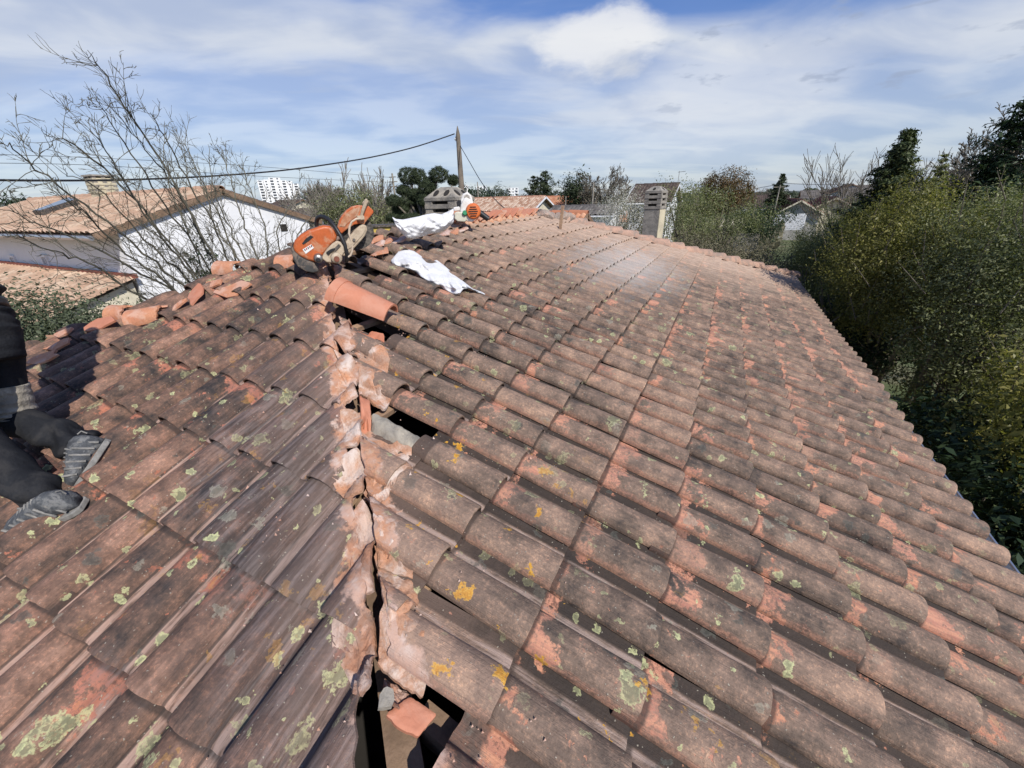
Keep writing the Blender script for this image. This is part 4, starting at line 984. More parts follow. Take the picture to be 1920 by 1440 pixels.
cloth('white_sack', [(735, 407), (742, 411), (755, 412), (770, 409), (785, 406), (800, 402), (815, 400), (828, 402), (840, 397), (851, 391)],
      [(737, 412), (742, 424), (750, 436), (762, 446), (775, 449), (790, 445), (805, 440), (820, 438), (835, 432), (851, 418)],
      lambda x, y, h: f2(x, y, 0.05-h), 0.11, 12, 'bulging white sack propped on the ridge in front of the squat chimney', 'sack', wr=0.011, mat=M_sack)
# ================================================================== SURROUNDINGS
m = bpy.data.materials.new('ground_grass'); m.use_nodes = True; t = NT(m.node_tree); b = t.n['Principled BSDF']
pos = t.new('ShaderNodeNewGeometry').outputs['Position']
c = t.ramp(t.noise(pos, 0.35, 6, 0.6), [(0.35, (0.060, 0.085, 0.026)), (0.5, (0.095, 0.110, 0.040)), (0.68, (0.17, 0.14, 0.085))])
c = t.mix(t.math('MULTIPLY', t.ss(t.noise(pos, 9.0, 4, 0.7), 0.45, 0.7), 0.5), c, (0.04, 0.06, 0.02, 1))
t.put(b.inputs['Base Color'], c); b.inputs['Roughness'].default_value = 0.95
bp = t.new('ShaderNodeBump'); bp.inputs['Strength'].default_value = 0.8; t.put(bp.inputs['Height'], t.noise(pos, 25.0, 4, 0.7)); t.put(b.inputs['Normal'], bp.outputs[0])
g = mesh_obj('ground', [(-3000, -3000, GZ), (3000, -3000, GZ), (3000, 3500, GZ), (-3000, 3500, GZ)], [(0, 1, 2, 3)], m); g['kind'] = 'structure'
V = []; Fs = []; n = 90
for k in range(n+1):
    a = math.radians(-82+k*1.3); h = 6+5*math.sin(a*7)+3*math.sin(a*17+1)
    if a < -0.6: h *= 0.6
    for rr, hh in ((900, 0.0), (1100, h), (1500, h*0.9)): V.append((rr*math.sin(a), rr*math.cos(a), GZ-0.5+hh))
for k in range(n):
    for q in (0, 1): Fs.append((k*3+q, k*3+3+q, k*3+4+q, k*3+1+q))
hl = mesh_obj('hills', V, Fs, pm('far_hill', (0.10, 0.12, 0.10), 0.95, 0.3, 0.02, 0.0), None, True); hl['kind'] = 'structure'
# garden path / terrace strip beside the neighbour
tr = mesh_obj('terrace', [(-13.0, 0.5, GZ+0.02), (-8.2, 0.5, GZ+0.02), (-8.2, 14, GZ+0.02), (-13.0, 14, GZ+0.02)], [(0, 1, 2, 3)], pm('pale_gravel', (0.42, 0.40, 0.37), 0.95, 0.15, 4, 0.5, 40)); tr['kind'] = 'structure'

def hitp(px, py, P, N):
    v = ray(px, py); return v*(np.dot(P, N)/np.dot(v, N))
def gable_house(name, label, cx, cy, along, half, hw_, zr, ze, mroof, mwall, sp=0.24, course=0.36, verge=None, over=0.45, overg=None, gz=GZ, cat='house', amp=0.05, trim=True, seed=1, group=None):
    """ridge along axis 'X' or 'Y', half = half length, hw_ = half width of the walls"""
    h = thing(name, label, cat, (cx, cy, gz), group); og = over if overg is None else overg
    a, b_ = (EX, EY) if along == 'X' else (EY, EX)
    c = A3(cx, cy, 0); sl_ = (zr-ze)/(hw_+over); zw = zr-0.10; ze_w = zr-sl_*hw_-0.10
    mb = MB(); 
    V = []
    for s in (-1, 1):
        e = c+a*s*half
        V += [e-b_*hw_+EZ*gz, e+b_*hw_+EZ*gz, e+b_*hw_+EZ*ze_w, e+EZ*zw, e-b_*hw_+EZ*ze_w]
    mb.add(V, [(0, 1, 2, 3, 4), (5, 9, 8, 7, 6), (0, 4, 9, 5), (1, 6, 7, 2), (2, 7, 8, 3), (3, 8, 9, 4)]); mb.build('wall', mwall, h)
    for s in (-1, 1):
        A = c-a*(half+og)+EZ*zr; B = c+a*(half+og)+EZ*zr; dn = nrm(b_*s-EZ*sl_); ln = math.hypot(hw_+over, zr-ze)
        corr('roof', A, B, dn, ln, sp, mroof, h, course, amp, seed=seed+s, kind='stuff' if False else '', sub=5)
        N = nrm(np.cross(a, dn)); N = N if N[2] > 0 else -N
        q = [A-N*0.03, B-N*0.03, B+dn*ln-N*0.03, A+dn*ln-N*0.03]; MB().prism(q, -N*0.05).build('roof_deck', M_wood, h)
        if trim:
            e = [A+dn*ln-N*0.02, B+dn*ln-N*0.02]
            MB().tube([e[0]+dn*0.05-N*0.04, e[1]+dn*0.05-N*0.04], 0.055, 8).build('gutter', M_zinc if verge is None else verge, h, smooth=True)
        for o_ in (-1, 1):
            e0 = c+a*o_*(half+og+0.012)+EZ*zr
            MB().prism([e0-N*0.13, e0+N*0.015, e0+dn*ln+N*0.015, e0+dn*ln-N*0.13], a*o_*0.03).build('verge_board', verge or M_wood, h)
    # capping tiles
    n_ = max(2, int((2*half+2*og)/0.6)); mb = MB()
    for k in range(n_):
        half_tile(mb, c+a*(-(half+og)+k*(2*half+2*og)/n_)+EZ*(zr+0.0), a, EZ, (2*half+2*og)/n_+0.03, 0.13, 0.105, n=6, m=1)
    mb.build('ridge_cap', mroof, h, smooth=True)
    return h
def window(h, c, n, w, hh, fm=None, pane=None, frame=0.06, bars=True):
    """window on a wall: c centre on the wall, n outward normal"""
    n = nrm(A3(*n)); s = nrm(np.cross(EZ, n)); c = A3(*c); ax = [s, n, EZ]; fm = fm or M_whitep
    f_ = MB()
    for k in (-1, 1): f_.box(c+s*k*(w/2-frame/2)+n*0.02, (frame, 0.07, hh), ax); f_.box(c+EZ*k*(hh/2-frame/2)+n*0.021, (w-2*frame, 0.068, frame), ax)
    if bars: f_.box(c+n*0.019, (frame*0.6, 0.05, hh-2*frame), ax)
    w_ = f_.build('window', fm, h)
    MB().box(c+n*0.004, (w-2*frame, 0.02, hh-2*frame), ax).build('pane', pane or M_glass, w_)
    return w_

# ---- white neighbour house on the left
NX = -13.05
nb = gable_house('white_neighbour_house', 'large white rendered house with low tan tiled roof behind the bare shrub', NX-6.6, 7.72, 'X', 6.6, 2.68, 0.50, -0.47, M_rtan, M_white, sp=0.27, course=0.37, over=0.5, overg=0.06, verge=None)
c = at(532, 427, 20); c = hitp(532, 427, A3(NX, 0, 0), EX); MB().box(c, (0.03, 0.24, 0.22)).build('vent_opening', M_dark, nb)
for px in (28, 88):
    c = hitp(px, 489, A3(0, 5.04, 0), EY); window(nb, c, (0, -1, 0), 0.42, 0.34)
    MB().box(c+A3(0, -0.05, -0.24), (0.6, 0.12, 0.04)).build('window_sill', M_conc, nb)
Nn = nrm(A3(0, -math.sin(0.296), math.cos(0.296))); Pn = A3(NX, 7.72, 0.58)
q = [hitp(x, y, Pn, Nn) for x, y in ((66, 403), (80, 403), (148, 381), (135, 376))]
sk = MB().prism([v-Nn*0.02 for v in q], Nn*0.14).build('skylight', M_dgrey, nb); MB().prism([v+Nn*0.121 + (sum(q)/4-v)*0.1 for v in q], Nn*0.006).build('pane', M_glass, sk)
cb = at(212, 360, 21.3); cw = MB()
mcx, mcy = cb[0], 7.72
ch = MB().box((mcx, mcy, 0.62), (0.58, 0.58, 0.9), bev=0.01).build('chimney', M_cream, nb)
for k in range(4):
    MB().box((mcx, mcy, 0.62+k*0.13), (0.62, 0.62, 0.065)).build('ring', M_cream, ch)
    for sx in (-1, 0, 1):
        for sy in (-1, 0, 1):
            if sx or sy: MB().box((mcx+sx*0.25, mcy+sy*0.25, 0.685+k*0.13), (0.11, 0.11, 0.07)).build('corner_block', M_conc, ch)
MB().box((mcx, mcy, 0.85), (0.34, 0.34, 0.55)).build('flue', M_dark, ch)
MB().box((mcx, mcy, 1.14), (0.68, 0.68, 0.05)).build('cap', M_concd, ch)
# lower wing roof in front of it
an = thing('low_wing', 'low tan tiled wing below the white house wall with rust red flashing', 'extension', (-20, 3.6, GZ))
zt = hitp(240, 519, A3(0, 5.03, 0), EY)[2]
tp_ = hitp(262, 524, A3(0, 5.03, 0), EY)[0]
corr('roof', (tp_-14, 4.98, zt), (tp_, 4.98, zt), nrm(A3(0, -1, -0.33)), 3.9, 0.27, M_rtan, an, 0.37, 0.05, seed=8, kind='')
corr('roof', (tp_-0.02, 4.98, zt), (tp_-0.02, 4.97, zt), nrm(A3(1, -0.9, -0.45)), 0.2, 0.27, M_rtan, an, 0.37, 0.02, seed=8, kind='')
MB().box((tp_-7, 4.97, zt+0.05), (14.0, 0.10, 0.09)).build('flashing', pm('rust_flashing', (0.24, 0.075, 0.05), 0.7, 0.2, 5), an)
MB().box((tp_-7.05, 3.25, (GZ+zt-1.1)/2), (13.6, 3.3, zt-1.1-GZ)).build('wall', M_white, an)
MB().prism([A3(tp_-0.25, 4.95, GZ), A3(tp_-0.25, 4.95, zt-0.1), A3(tp_-0.25, 1.6, zt-1.2), A3(tp_-0.25, 1.6, GZ)], A3(0.04, 0, 0)).build('gable_wall', M_ivory, an)

# ---- tower block and other far buildings
def tower(name, label, px0, px1, py_top, dist, floors, cols, mat, group=None, gz=GZ, depth=14, steps=None, rotq=0.0):
    P0 = at(px0, py_top, dist); P1_ = at(px1, py_top, dist); c = (P0+P1_)/2; w_ = np.linalg.norm((P1_-P0)[:2]); top = c[2]
    s = nrm(A3(*(P1_-P0)[:2], 0)); n = nrm(np.cross(s, EZ)); 
    if np.dot(n, c) > 0: n = -n
    q = rotq; s, n = s*math.cos(q)+n*math.sin(q), n*math.cos(q)-s*math.sin(q)
    ax = [s, n, EZ]; h = thing(name, label, 'tower block', (c[0], c[1], gz), group)
    fh = (top-gz)/floors
    for k in range(cols):
        cc = c+s*((k+0.5)/cols-0.5)*w_
        ht = top-(steps[k] if steps else 0)*fh
        MB().box((cc[0]-n[0]*depth/2, cc[1]-n[1]*depth/2, (ht+gz)/2), (w_/cols*0.98, depth, ht-gz), ax).build('block', mat, h)
        nf = int(round((ht-gz)/fh))
        for fl in range(max(0, nf-12), nf):
            z = gz+fl*fh+fh*0.62
            wb = w_/cols*(0.50 if k % 2 == 0 else 0.30)
            wn = MB().box((cc[0]+n[0]*0.05, cc[1]+n[1]*0.05, z), (wb, 0.2, fh*0.46), ax).build('window', pm('tower_glass', (0.12, 0.13, 0.14), 0.5, 0.2, 0.3, 0), h)
            if k % 2 == 0: MB().box((cc[0]+n[0]*0.7, cc[1]+n[1]*0.7, z-fh*0.42), (wb*1.15, 1.3, fh*0.34), ax).build('balcony', mat, h)
    return h
M_tw = pm('tower_white', (0.80, 0.80, 0.79), 0.9, 0.02, 0.5, 0.0, fine=0.0)
tower('apartment_tower', 'tall white apartment tower with stepped balconies behind the neighbour roof', 480, 557, 333, 420, 13, 7, M_tw, steps=(1, 0.7, 0, 0, 1, 1.3, 2.2))
tower('apartment_block', 'small white block just right of the wooden pole', 868, 878, 347, 500, 7, 2, M_tw, 'far white blocks on the skyline')
tower('apartment_block', 'white block above the dark round bush right of the pole', 893, 911, 349, 520, 7, 3, M_tw, 'far white blocks on the skyline')
tower('apartment_block', 'white block left of the cedar tree', 952, 972, 352, 500, 6, 3, M_tw, 'far white blocks on the skyline')
tower('apartment_block', 'pale block between the round bare tree and the blossoming tree', 1146, 1176, 356, 520, 6, 4, M_tw, 'far white blocks on the skyline')
# ---- houses
def gh(name, label, px, py, dist, along, half, hw_, drop, mr, mw, **k):
    c = at(px, py, dist); return gable_house(name, label, c[0], c[1], along, half, hw_, c[2], c[2]-drop, mr, mw, **k), c
h1 = gable_house('tan_roof_house', 'house with mottled tan tiled roof and white verge boards beyond the ridge', -19.3, 36.9, 'X', 4.0, 2.6, 0.30, -0.80, M_rtan2, M_ivory, sp=0.23, over=0.42, verge=M_whitep, amp=0.05)
_, c = gh('orange_roof_house', 'small house with plain orange roof behind the tan roof house', 1030, 369, 58, 'X', 3.6, 2.6, 1.1, M_rorange, M_ivory, seed=3, amp=0.03)
window(_, (c[0]+1.7, c[1]-2.62, c[2]-1.9), (0, -1, 0), 0.6, 1.1)
_, c = gh('garden_shed', 'low shed with orange rolled tile roof just behind the ridge end', 1052, 401, 15.5, 'X', 0.75, 0.8, 0.42, M_rorange, M_ivory, over=0.2, sp=0.2)
_, c = gh('dark_roof_annex', 'white walled annex with dark grey roof left of the blossoming tree', 1098, 387, 30, 'X', 2.0, 1.5, 0.5, M_rgrey, M_white, over=0.3, verge=M_whitep, seed=4)
for k in (0.2, 1.1): window(_, (c[0]+k, c[1]-1.52, c[2]-1.2), (0, -1, 0), 0.45, 0.8)
_, c = gh('brown_roof_villa', 'white villa with steep brown roof behind the tall chimney', 1232, 346, 37, 'X', 1.35, 3.4, 1.25, M_rbrown, M_white, over=0.3, verge=M_whitep, seed=5)
for k in (-0.8, 0.5): window(_, (c[0]+k, c[1]-3.42, c[2]-2.0), (0, -1, 0), 0.7, 1.0)
p = at(1271, 344, 37.2); an_ = thing('roof_antenna', 'thin television antenna on the brown villa roof', 'antenna', tuple(p))
MB().tube([p-A3(0, 0, .2), p+A3(0, 0, 0.85)], 0.018, 6).build('mast', M_steel, an_); MB().tube([p+A3(-.1, 0, .78), p+A3(.45, 0, .82)], 0.014, 5).build('boom', M_steel, an_)
ae = MB()
for k in range(5): ae.tube([p+A3(-.05+k*.11, -.12, .79), p+A3(-.05+k*.11, .12, .79)], 0.008, 4)
ae.build('elements', M_steel, an_)
_, c = gh('cream_bungalow', 'cream bungalow with long dark brown roof and white shuttered window', 1428, 367, 75, 'X', 3.2, 2.8, 1.75, M_rbrown, M_ivory, over=0.35, verge=M_whitep, seed=6)
p = hitp(1401, 397, A3(0, c[1]-2.82, 0), EY); window(_, p, (0, -1, 0), 1.7, 1.1, M_whitep, pm('white_shutter', (0.70, 0.74, 0.80), 0.6, 0.05), bars=False)
p = at(1463, 366, 74); MB().box((p[0], c[1]-0.5, p[2]+0.1), (0.7, 0.6, 1.6)).build('chimney', M_ivory, _)
_, c = gh('red_gable_house', 'grey gabled house with dark red tile roof behind the white fence', 1490, 374, 62, 'Y', 5.5, 2.0, 1.5, M_rred, M_greyr, over=0.5, verge=M_ivory, seed=7)
_, c = gh('red_gable_house', 'second red roofed gable house half hidden by the green bushes', 1552, 370, 66, 'Y', 5.0, 2.6, 1.6, M_rred, M_ivory, over=0.5, verge=M_ivory, seed=9)
for k, (px, py, d_, hl_, mw) in enumerate([(1535, 357, 130, 4, M_white), (1590, 346, 120, 5, M_white), (1618, 352, 115, 4, M_white), (1570, 352, 150, 6, M_ivory), (1640, 347, 140, 6, M_white)]):
    gh('hillside_house', ['white house with a grey roof lowest on the far slope', 'white house with red verges highest among the far houses', 'white gabled house right of the highest far house', 'cream far house between the two white ones', 'white far house partly behind the pointed laurel'][k],
       px, py, d_, 'Y' if k % 2 else 'X', hl_*0.8, 3.2, 1.7, M_rred if k % 2 else M_rgrey, mw, seed=20+k, sp=0.4, group='white houses on the far slope')
for k, (px, py, d_, al, mr, mw, w_) in enumerate([(545, 375, 110, 'X', M_rbrown, M_ivory, 'cream house with brown hipped looking roof below the tower'), (592, 391, 85, 'X', M_rbrown, M_white, 'brown roofed house with a small white gable left of the saw'), (622, 383, 120, 'X', M_rgrey, M_greyr, 'slate grey roof among the trees left of the saw guard'),
                                                    (905, 371, 70, 'X', M_rbrown, M_greyr, 'dull brown roof just above the tan roof house'), (960, 371, 90, 'X', M_rorange, M_ivory, 'faint orange roof behind the tan roof house'), (1140, 398, 60, 'X', M_rorange, M_ivory, 'orange roof glimpsed left of the blossoming tree'),
                                                    (8, 392, 160, 'X', M_rgrey, M_tw, 'flat white building at the far left edge')]):
    hh = gh('distant_house', w_, px, py, d_, al, 3.6, 3.0, 1.1, mr, mw, seed=40+k, sp=0.4, group='distant houses')[0]
# white picket fence and garden walls
fn = thing('white_fence', 'white picket fence below the grey gabled house', 'fence', tuple(at(1478, 412, 50)*A3(1, 1, 0)+A3(0, 0, GZ)))
a = at(1455, 403, 52); b_ = at(1512, 400, 52)
for k in range(24):
    p = a+(b_-a)*k/23; MB().box((p[0], p[1], p[2]-0.75), (0.13, 0.03, 1.5)).build('picket', M_whitep, fn)
for dz_ in (-0.12, -1.2): MB().box((*((a+b_)/2)[:2], a[2]+dz_), (np.linalg.norm(b_-a), 0.05, 0.1), [nrm((b_-a)*A3(1, 1, 0)), np.cross(EZ, nrm((b_-a)*A3(1, 1, 0))), EZ]).build('rail', M_whitep, fn)
a = at(1378, 437, 26); b_ = at(1425, 437, 26)
w_ = thing('garden_wall', 'grey panelled garden wall among the shrubs', 'wall', tuple((a+b_)/2*A3(1, 1, 0)+A3(0, 0, GZ)))
for k in range(4):
    p = a+(b_-a)*(k+.5)/4; MB().box((p[0], p[1], p[2]-0.45), (np.linalg.norm(b_-a)/4-0.02, 0.07, 0.9)).build('panel', M_concd, w_)
a = at(1355, 410, 34); o = MB().prism([a, a+A3(1.3, 0.2, -.1), a+A3(1.5, -0.8, -.5), a+A3(-.1, -0.8, -.45)], A3(0, 0, -.06)).build('lean_to_roof', M_ivory); tag(o, 'pale lean-to roof sheet between green shrubs', 'roof sheet')
a = at(712, 434, 11.5); o = MB().box(a, (1.1, 0.5, 0.22), [nrm(A3(0.8, 0.6, 0)), nrm(A3(-.6, .8, 0)), EZ], bev=0.02).build('yellow_awning', pm('yellow_paint', (0.62, 0.45, 0.10), 0.6, 0.1, 4)); tag(o, 'yellow painted box with dark top seen below the saw guard', 'awning')
MB().box(a+A3(0, 0, 0.14), (1.3, 0.6, 0.05), [nrm(A3(0.8, 0.6, 0)), nrm(A3(-.6, .8, 0)), EZ]).build('lid', M_dgrey, o)
# poles and cables
M_pole = pm('weathered_pole', (0.20, 0.165, 0.125), 0.9, 0.25, 5, 0.5, 30, col2=(0.13, 0.11, 0.09))
pt = at(857.5, 236, 14); pole = thing('utility_pole', 'pointed weathered wooden pole rising behind the squat chimney', 'pole', (pt[0], pt[1], GZ))
MB().tube([(pt[0], pt[1], GZ), (pt[0], pt[1], 0.4), (pt[0], pt[1], pt[2]-0.22), (pt[0], pt[1], pt[2])], [.105, .085, .062, .008], 12).build('shaft', M_pole, pole, smooth=True)
ph = pt+A3(-0.08, 0, -0.28)
MB().tube([ph+A3(.08, 0, 0.05), ph, ph+A3(0, 0, -.1)], .018, 6).build('hook', M_steel, pole); MB().lathe(ph+A3(-.02, 0, -.08), EZ, [(0, .02), (.04, .035), (.07, .02)], 10).build('insulator', M_whitep, pole, smooth=True)
def cable(label, pts, r, mat=M_black):
    P = [at(*q) for q in pts]; Q = []
    ds = np.arange(len(P)); tt = np.linspace(0, len(P)-1, 40); P = np.array(P)
    for k in tt:      # Catmull-Rom
        i = min(int(k), len(P)-2); f_ = k-i; p0, p1, p2, p3 = P[max(i-1, 0)], P[i], P[i+1], P[min(i+2, len(P)-1)]
        Q.append(0.5*((2*p1)+(p2-p0)*f_+(2*p0-5*p1+4*p2-p3)*f_**2+(3*p1-p0-3*p2+p3)*f_**3))
    o = MB().tube(Q, r, 6).build('cable', mat, smooth=True, auto=False); return tag(o, label, 'cable')
cable('thick black cable running left from the wooden pole', [(852, 251, 14), (780, 275, 13.4), (700, 294, 12.8), (610, 309, 12.2), (520, 320.5, 11.7), (400, 330, 11.2), (270, 336, 10.7), (130, 338.5, 10.2), (-60, 337, 9.8), (-400, 330, 9.3)], 0.017)
cable('thin cable dropping right from the wooden pole behind the ridge', [(862, 272, 14), (880, 303, 13), (903, 342, 12), (930, 376, 11), (960, 402, 10)], 0.010)
cable('faint upper power line above the left neighbour', [(-60, 288, 150), (200, 297, 160), (480, 312, 180), (735, 333, 200)], 0.06)
cable('faint lower power line above the left neighbour', [(-60, 305, 150), (200, 311, 160), (480, 330, 180), (735, 342, 200)], 0.06)
cable('thin line to the small spruce above the brown bungalow', [(1395, 357, 50), (1430, 351, 50), (1464, 345, 50)], 0.022)
cable('thin line running right from the small spruce', [(1474, 344, 50), (1530, 346, 52), (1600, 346, 55)], 0.022)
def pylon(name, label, px, y0, y1, d, arms, r=0.16, cat='pole'):
    tp2 = at(px, y0, d); h = thing(name, label, cat, (tp2[0], tp2[1], GZ)); MB().tube([(tp2[0], tp2[1], GZ), tuple(tp2)], [r*1.5, r], 6).build('shaft', M_conc, h)
    for k, (dz_, w) in enumerate(arms): MB().box((tp2[0], tp2[1], tp2[2]-dz_), (w, r, r)).build('cross_arm', M_conc, h)
pylon('power_pylon', 'grey power pylon with three short arms left of the cloud pruned pine', 735, 325, 370, 200, [(1.4, 3.5), (3.2, 4.5), (5.0, 3.5)], 0.35)
pylon('lamp_post', 'dark post in front of the round bare tree', 1113, 342, 390, 46, [(0.1, 0.5)], 0.07)
pylon('lamp_post', 'slim pole in front of the brown bungalow', 1419, 369, 410, 42, [], 0.05)
pylon('lamp_post', 'leaning looking pole beside the small spruce', 1463, 347, 385, 45, [(0.15, 0.9)], 0.05)
pylon('lamp_post', 'tall thin pole left of the round dark bush', 895, 341, 372, 120, [], 0.12)
pylon('lamp_post', 'thin pole at the right end of the orange roof house', 1061, 368, 398, 40, [], 0.04)

# ------------------------------------------------------------------ vegetation
M_bark = pm('grey_bark', (0.115, 0.098, 0.075), 0.95, 0.3, 12, 0.3, 40, col2=(0.19, 0.165, 0.125))
M_barkg = pm('lichen_bark', (0.095, 0.085, 0.062), 0.95, 0.3, 14, 0.3, 40, col2=(0.16, 0.15, 0.11))
M_barkp = pm('pale_bark', (0.26, 0.23, 0.19), 0.95, 0.25, 12, 0.2, 40)
def tubes_mesh(name, lines, mat, parent):
    """lines: list of (points, radii, sides)"""
    V = []; Fs = []; n0 = 0
    for pts, rad, n in lines:
        pts = np.asarray(pts); m_ = len(pts); tg = np.gradient(pts, axis=0); tg /= np.linalg.norm(tg, axis=1)[:, None]+1e-9
        ref = np.array([0.31, 0.52, 0.11]) if abs(tg[0][2]) > .5 else np.array([0.05, 0.1, 1.0])
        a = np.cross(tg, ref); a /= np.linalg.norm(a, axis=1)[:, None]+1e-9; b_ = np.cross(tg, a)
        q = np.arange(n)*2*math.pi/n
        P = pts[:, None]+(a[:, None]*np.cos(q)[None, :, None]+b_[:, None]*np.sin(q)[None, :, None])*np.asarray(rad)[:, None, None]
        V.append(P.reshape(-1, 3)); i = np.arange(m_-1)[:, None]*n+np.arange(n)[None]; j = np.arange(m_-1)[:, None]*n+(np.arange(n)[None]+1) % n
        Fs.append(np.stack([i, j, j+n, i+n], -1).reshape(-1, 4)+n0); n0 += m_*n
    return mesh_obj(name, np.concatenate(V), np.concatenate(Fs), mat, parent, True)
def grow(lines, p, d_, ln, r, lvl, R, spread=0.6, up=0.25, kids=5, wob=0.10, segs=6, tips=None, ratio=0.55):
    pts = [p]; dd = nrm(d_); cur = p
    for s in range(segs):
        dd = nrm(dd+R.normal(0, wob, 3)+A3(0, 0, up*0.12)); cur = cur+dd*ln/segs; pts.append(cur)
    pts = np.array(pts); rad = np.linspace(r, r*0.35, segs+1)
    lines.append((pts, rad, 6 if r > 0.03 else 4 if r > 0.012 else 3))
    if tips is not None: tips.append((pts[-1], dd, lvl))
    if lvl <= 0: return
    for k in range(kids):
        f_ = R.uniform(0.28, 0.98); i = f_*segs; i0 = min(int(i), segs-1); q = pts[i0]+(pts[i0+1]-pts[i0])*(i-i0)
        side = nrm(np.cross(dd, R.normal(0, 1, 3))); nd = nrm(nrm(pts[i0+1]-pts[i0])+side*spread*R.uniform(0.6, 1.3)+A3(0, 0, up*0.5))
        grow(lines, q, nd, ln*ratio*R.uniform(0.6, 1.15)*(1.15-f_*0.5), max(r*(1-0.65*f_)*0.55, 0.0035), lvl-1, R, spread, up, kids, wob*1.2, max(3, segs-1), tips, ratio)
def bare_tree(name, label, base, h, r, seed, trunk=0.3, spread=0.6, lvl=3, kids=5, stems=4, fan=0.45, mat=None, up=0.3, cat='tree', minr=None, group=None, ratio=0.55):
    R = np.random.default_rng(seed); base = A3(*base); T_ = thing(name, label, cat, tuple(base), group); lines = []; top = base+A3(0, 0, h*trunk)
    tubes_mesh('trunk', [(np.array([base, (base+top)/2+R.normal(0, .03, 3), top]), [r*1.2, r, r*0.85], 8)], mat or M_bark, T_)
    for k in range(stems):
        a = 2*math.pi*(k+R.uniform(-.3, .3))/stems; dd = nrm(A3(math.cos(a)*fan*R.uniform(.3, 1.2), math.sin(a)*fan*R.uniform(.3, 1.2), 1))
        grow(lines, top, dd, h*(1-trunk)*R.uniform(.75, 1.0)*0.8, r*0.6, lvl, R, spread, up, kids, ratio=ratio)
    if minr: lines = [(p_, np.maximum(q_, minr), n_) for p_, q_, n_ in lines]
    tubes_mesh('crown', lines, mat or M_bark, T_); return T_
def leaves(name, C, out, size, mat, parent, seed=0, asp=0.42, upb=0.5, fold=True, szvar=0.35, clr=None):
    """C: leaf centres, out: outward directions; rhombic leaves, each a bent pair of triangles"""
    R = np.random.default_rng(seed); n = len(C)
    N = out*1.1+R.normal(0, 0.75, (n, 3))+np.array([0, 0, upb]); N /= np.linalg.norm(N, axis=1)[:, None]
    T_ = np.cross(N, R.normal(0, 1, (n, 3))); T_ /= np.linalg.norm(T_, axis=1)[:, None]; B = np.cross(N, T_)
    s = (size*(1+R.normal(0, szvar, n)).clip(0.4, 2))[:, None]
    V = np.stack([C-T_*s*0.5, C+B*s*asp*0.5+N*s*0.10, C+T_*s*0.5-N*s*0.08, C-B*s*asp*0.5+N*s*0.10], 1).reshape(-1, 3)
    F_ = np.arange(n*4).reshape(n, 4)
    r_ = R.random(n); r_ = r_ if clr is None or len(clr) > n else np.concatenate([0.45*r_[:len(clr)]+0.55*clr, r_[len(clr):]]); r_ = np.repeat(r_, 4)
    o = mesh_obj(name, V, F_, mat, parent, False, None, {'rnd': r_}); return o
def blob_pts(blobs, n, R, clump=0.16, per=26, shell=0.16, lump=0.26, holes=True):
    """clumps of leaves through the outer part of a lumpy union of ellipsoids"""
    ws = np.array([b_[1][0]*b_[1][1]+b_[1][1]*b_[1][2]+b_[1][0]*b_[1][2] for b_ in blobs]); ws = ws/ws.sum()
    Cs = []; Os = []; Rs = []
    for (c, r), w in zip(blobs, ws):
        k = max(3, int(n*w/per)); d_ = R.normal(0, 1, (k, 3)); d_ /= np.linalg.norm(d_, axis=1)[:, None]
        ph = R.uniform(0, 6, 6)
        f_ = 1+lump*(np.sin(d_[:, 0]*5+ph[0])*np.sin(d_[:, 1]*4+ph[1])+0.7*np.sin(d_[:, 2]*7+ph[2])*np.sin(d_[:, 0]*9+ph[3]))
        rr = f_*(1-np.abs(R.normal(0, shell, k)))
        cc = np.array(c)+d_*np.array(r)*rr[:, None]
        m_ = R.integers(per//2, per*3//2, k); idx = np.repeat(np.arange(k), m_)
        off = R.normal(0, clump, (len(idx), 3)); off += d_[idx]*np.abs(R.normal(0, clump*0.8, len(idx)))[:, None]
        g_ = np.sin(cc[:, 0]*2.3+ph[0])*np.sin(cc[:, 1]*2.1+ph[1])*np.sin(cc[:, 2]*2.7+ph[2]); kk = (g_ > (-0.42 if holes else -9))[idx]
        cr = (0.5+0.28*g_+R.normal(0, .2, k)).clip(0, 1)
        Cs.append((cc[idx]+off)[kk]); Os.append(d_[idx][kk]); Rs.append(cr[idx][kk])
    C = np.concatenate(Cs); O = np.concatenate(Os); global CLR
    keep = C[:, 2] > GZ+0.02; CLR = np.concatenate(Rs)[keep]
    return C[keep], O[keep]
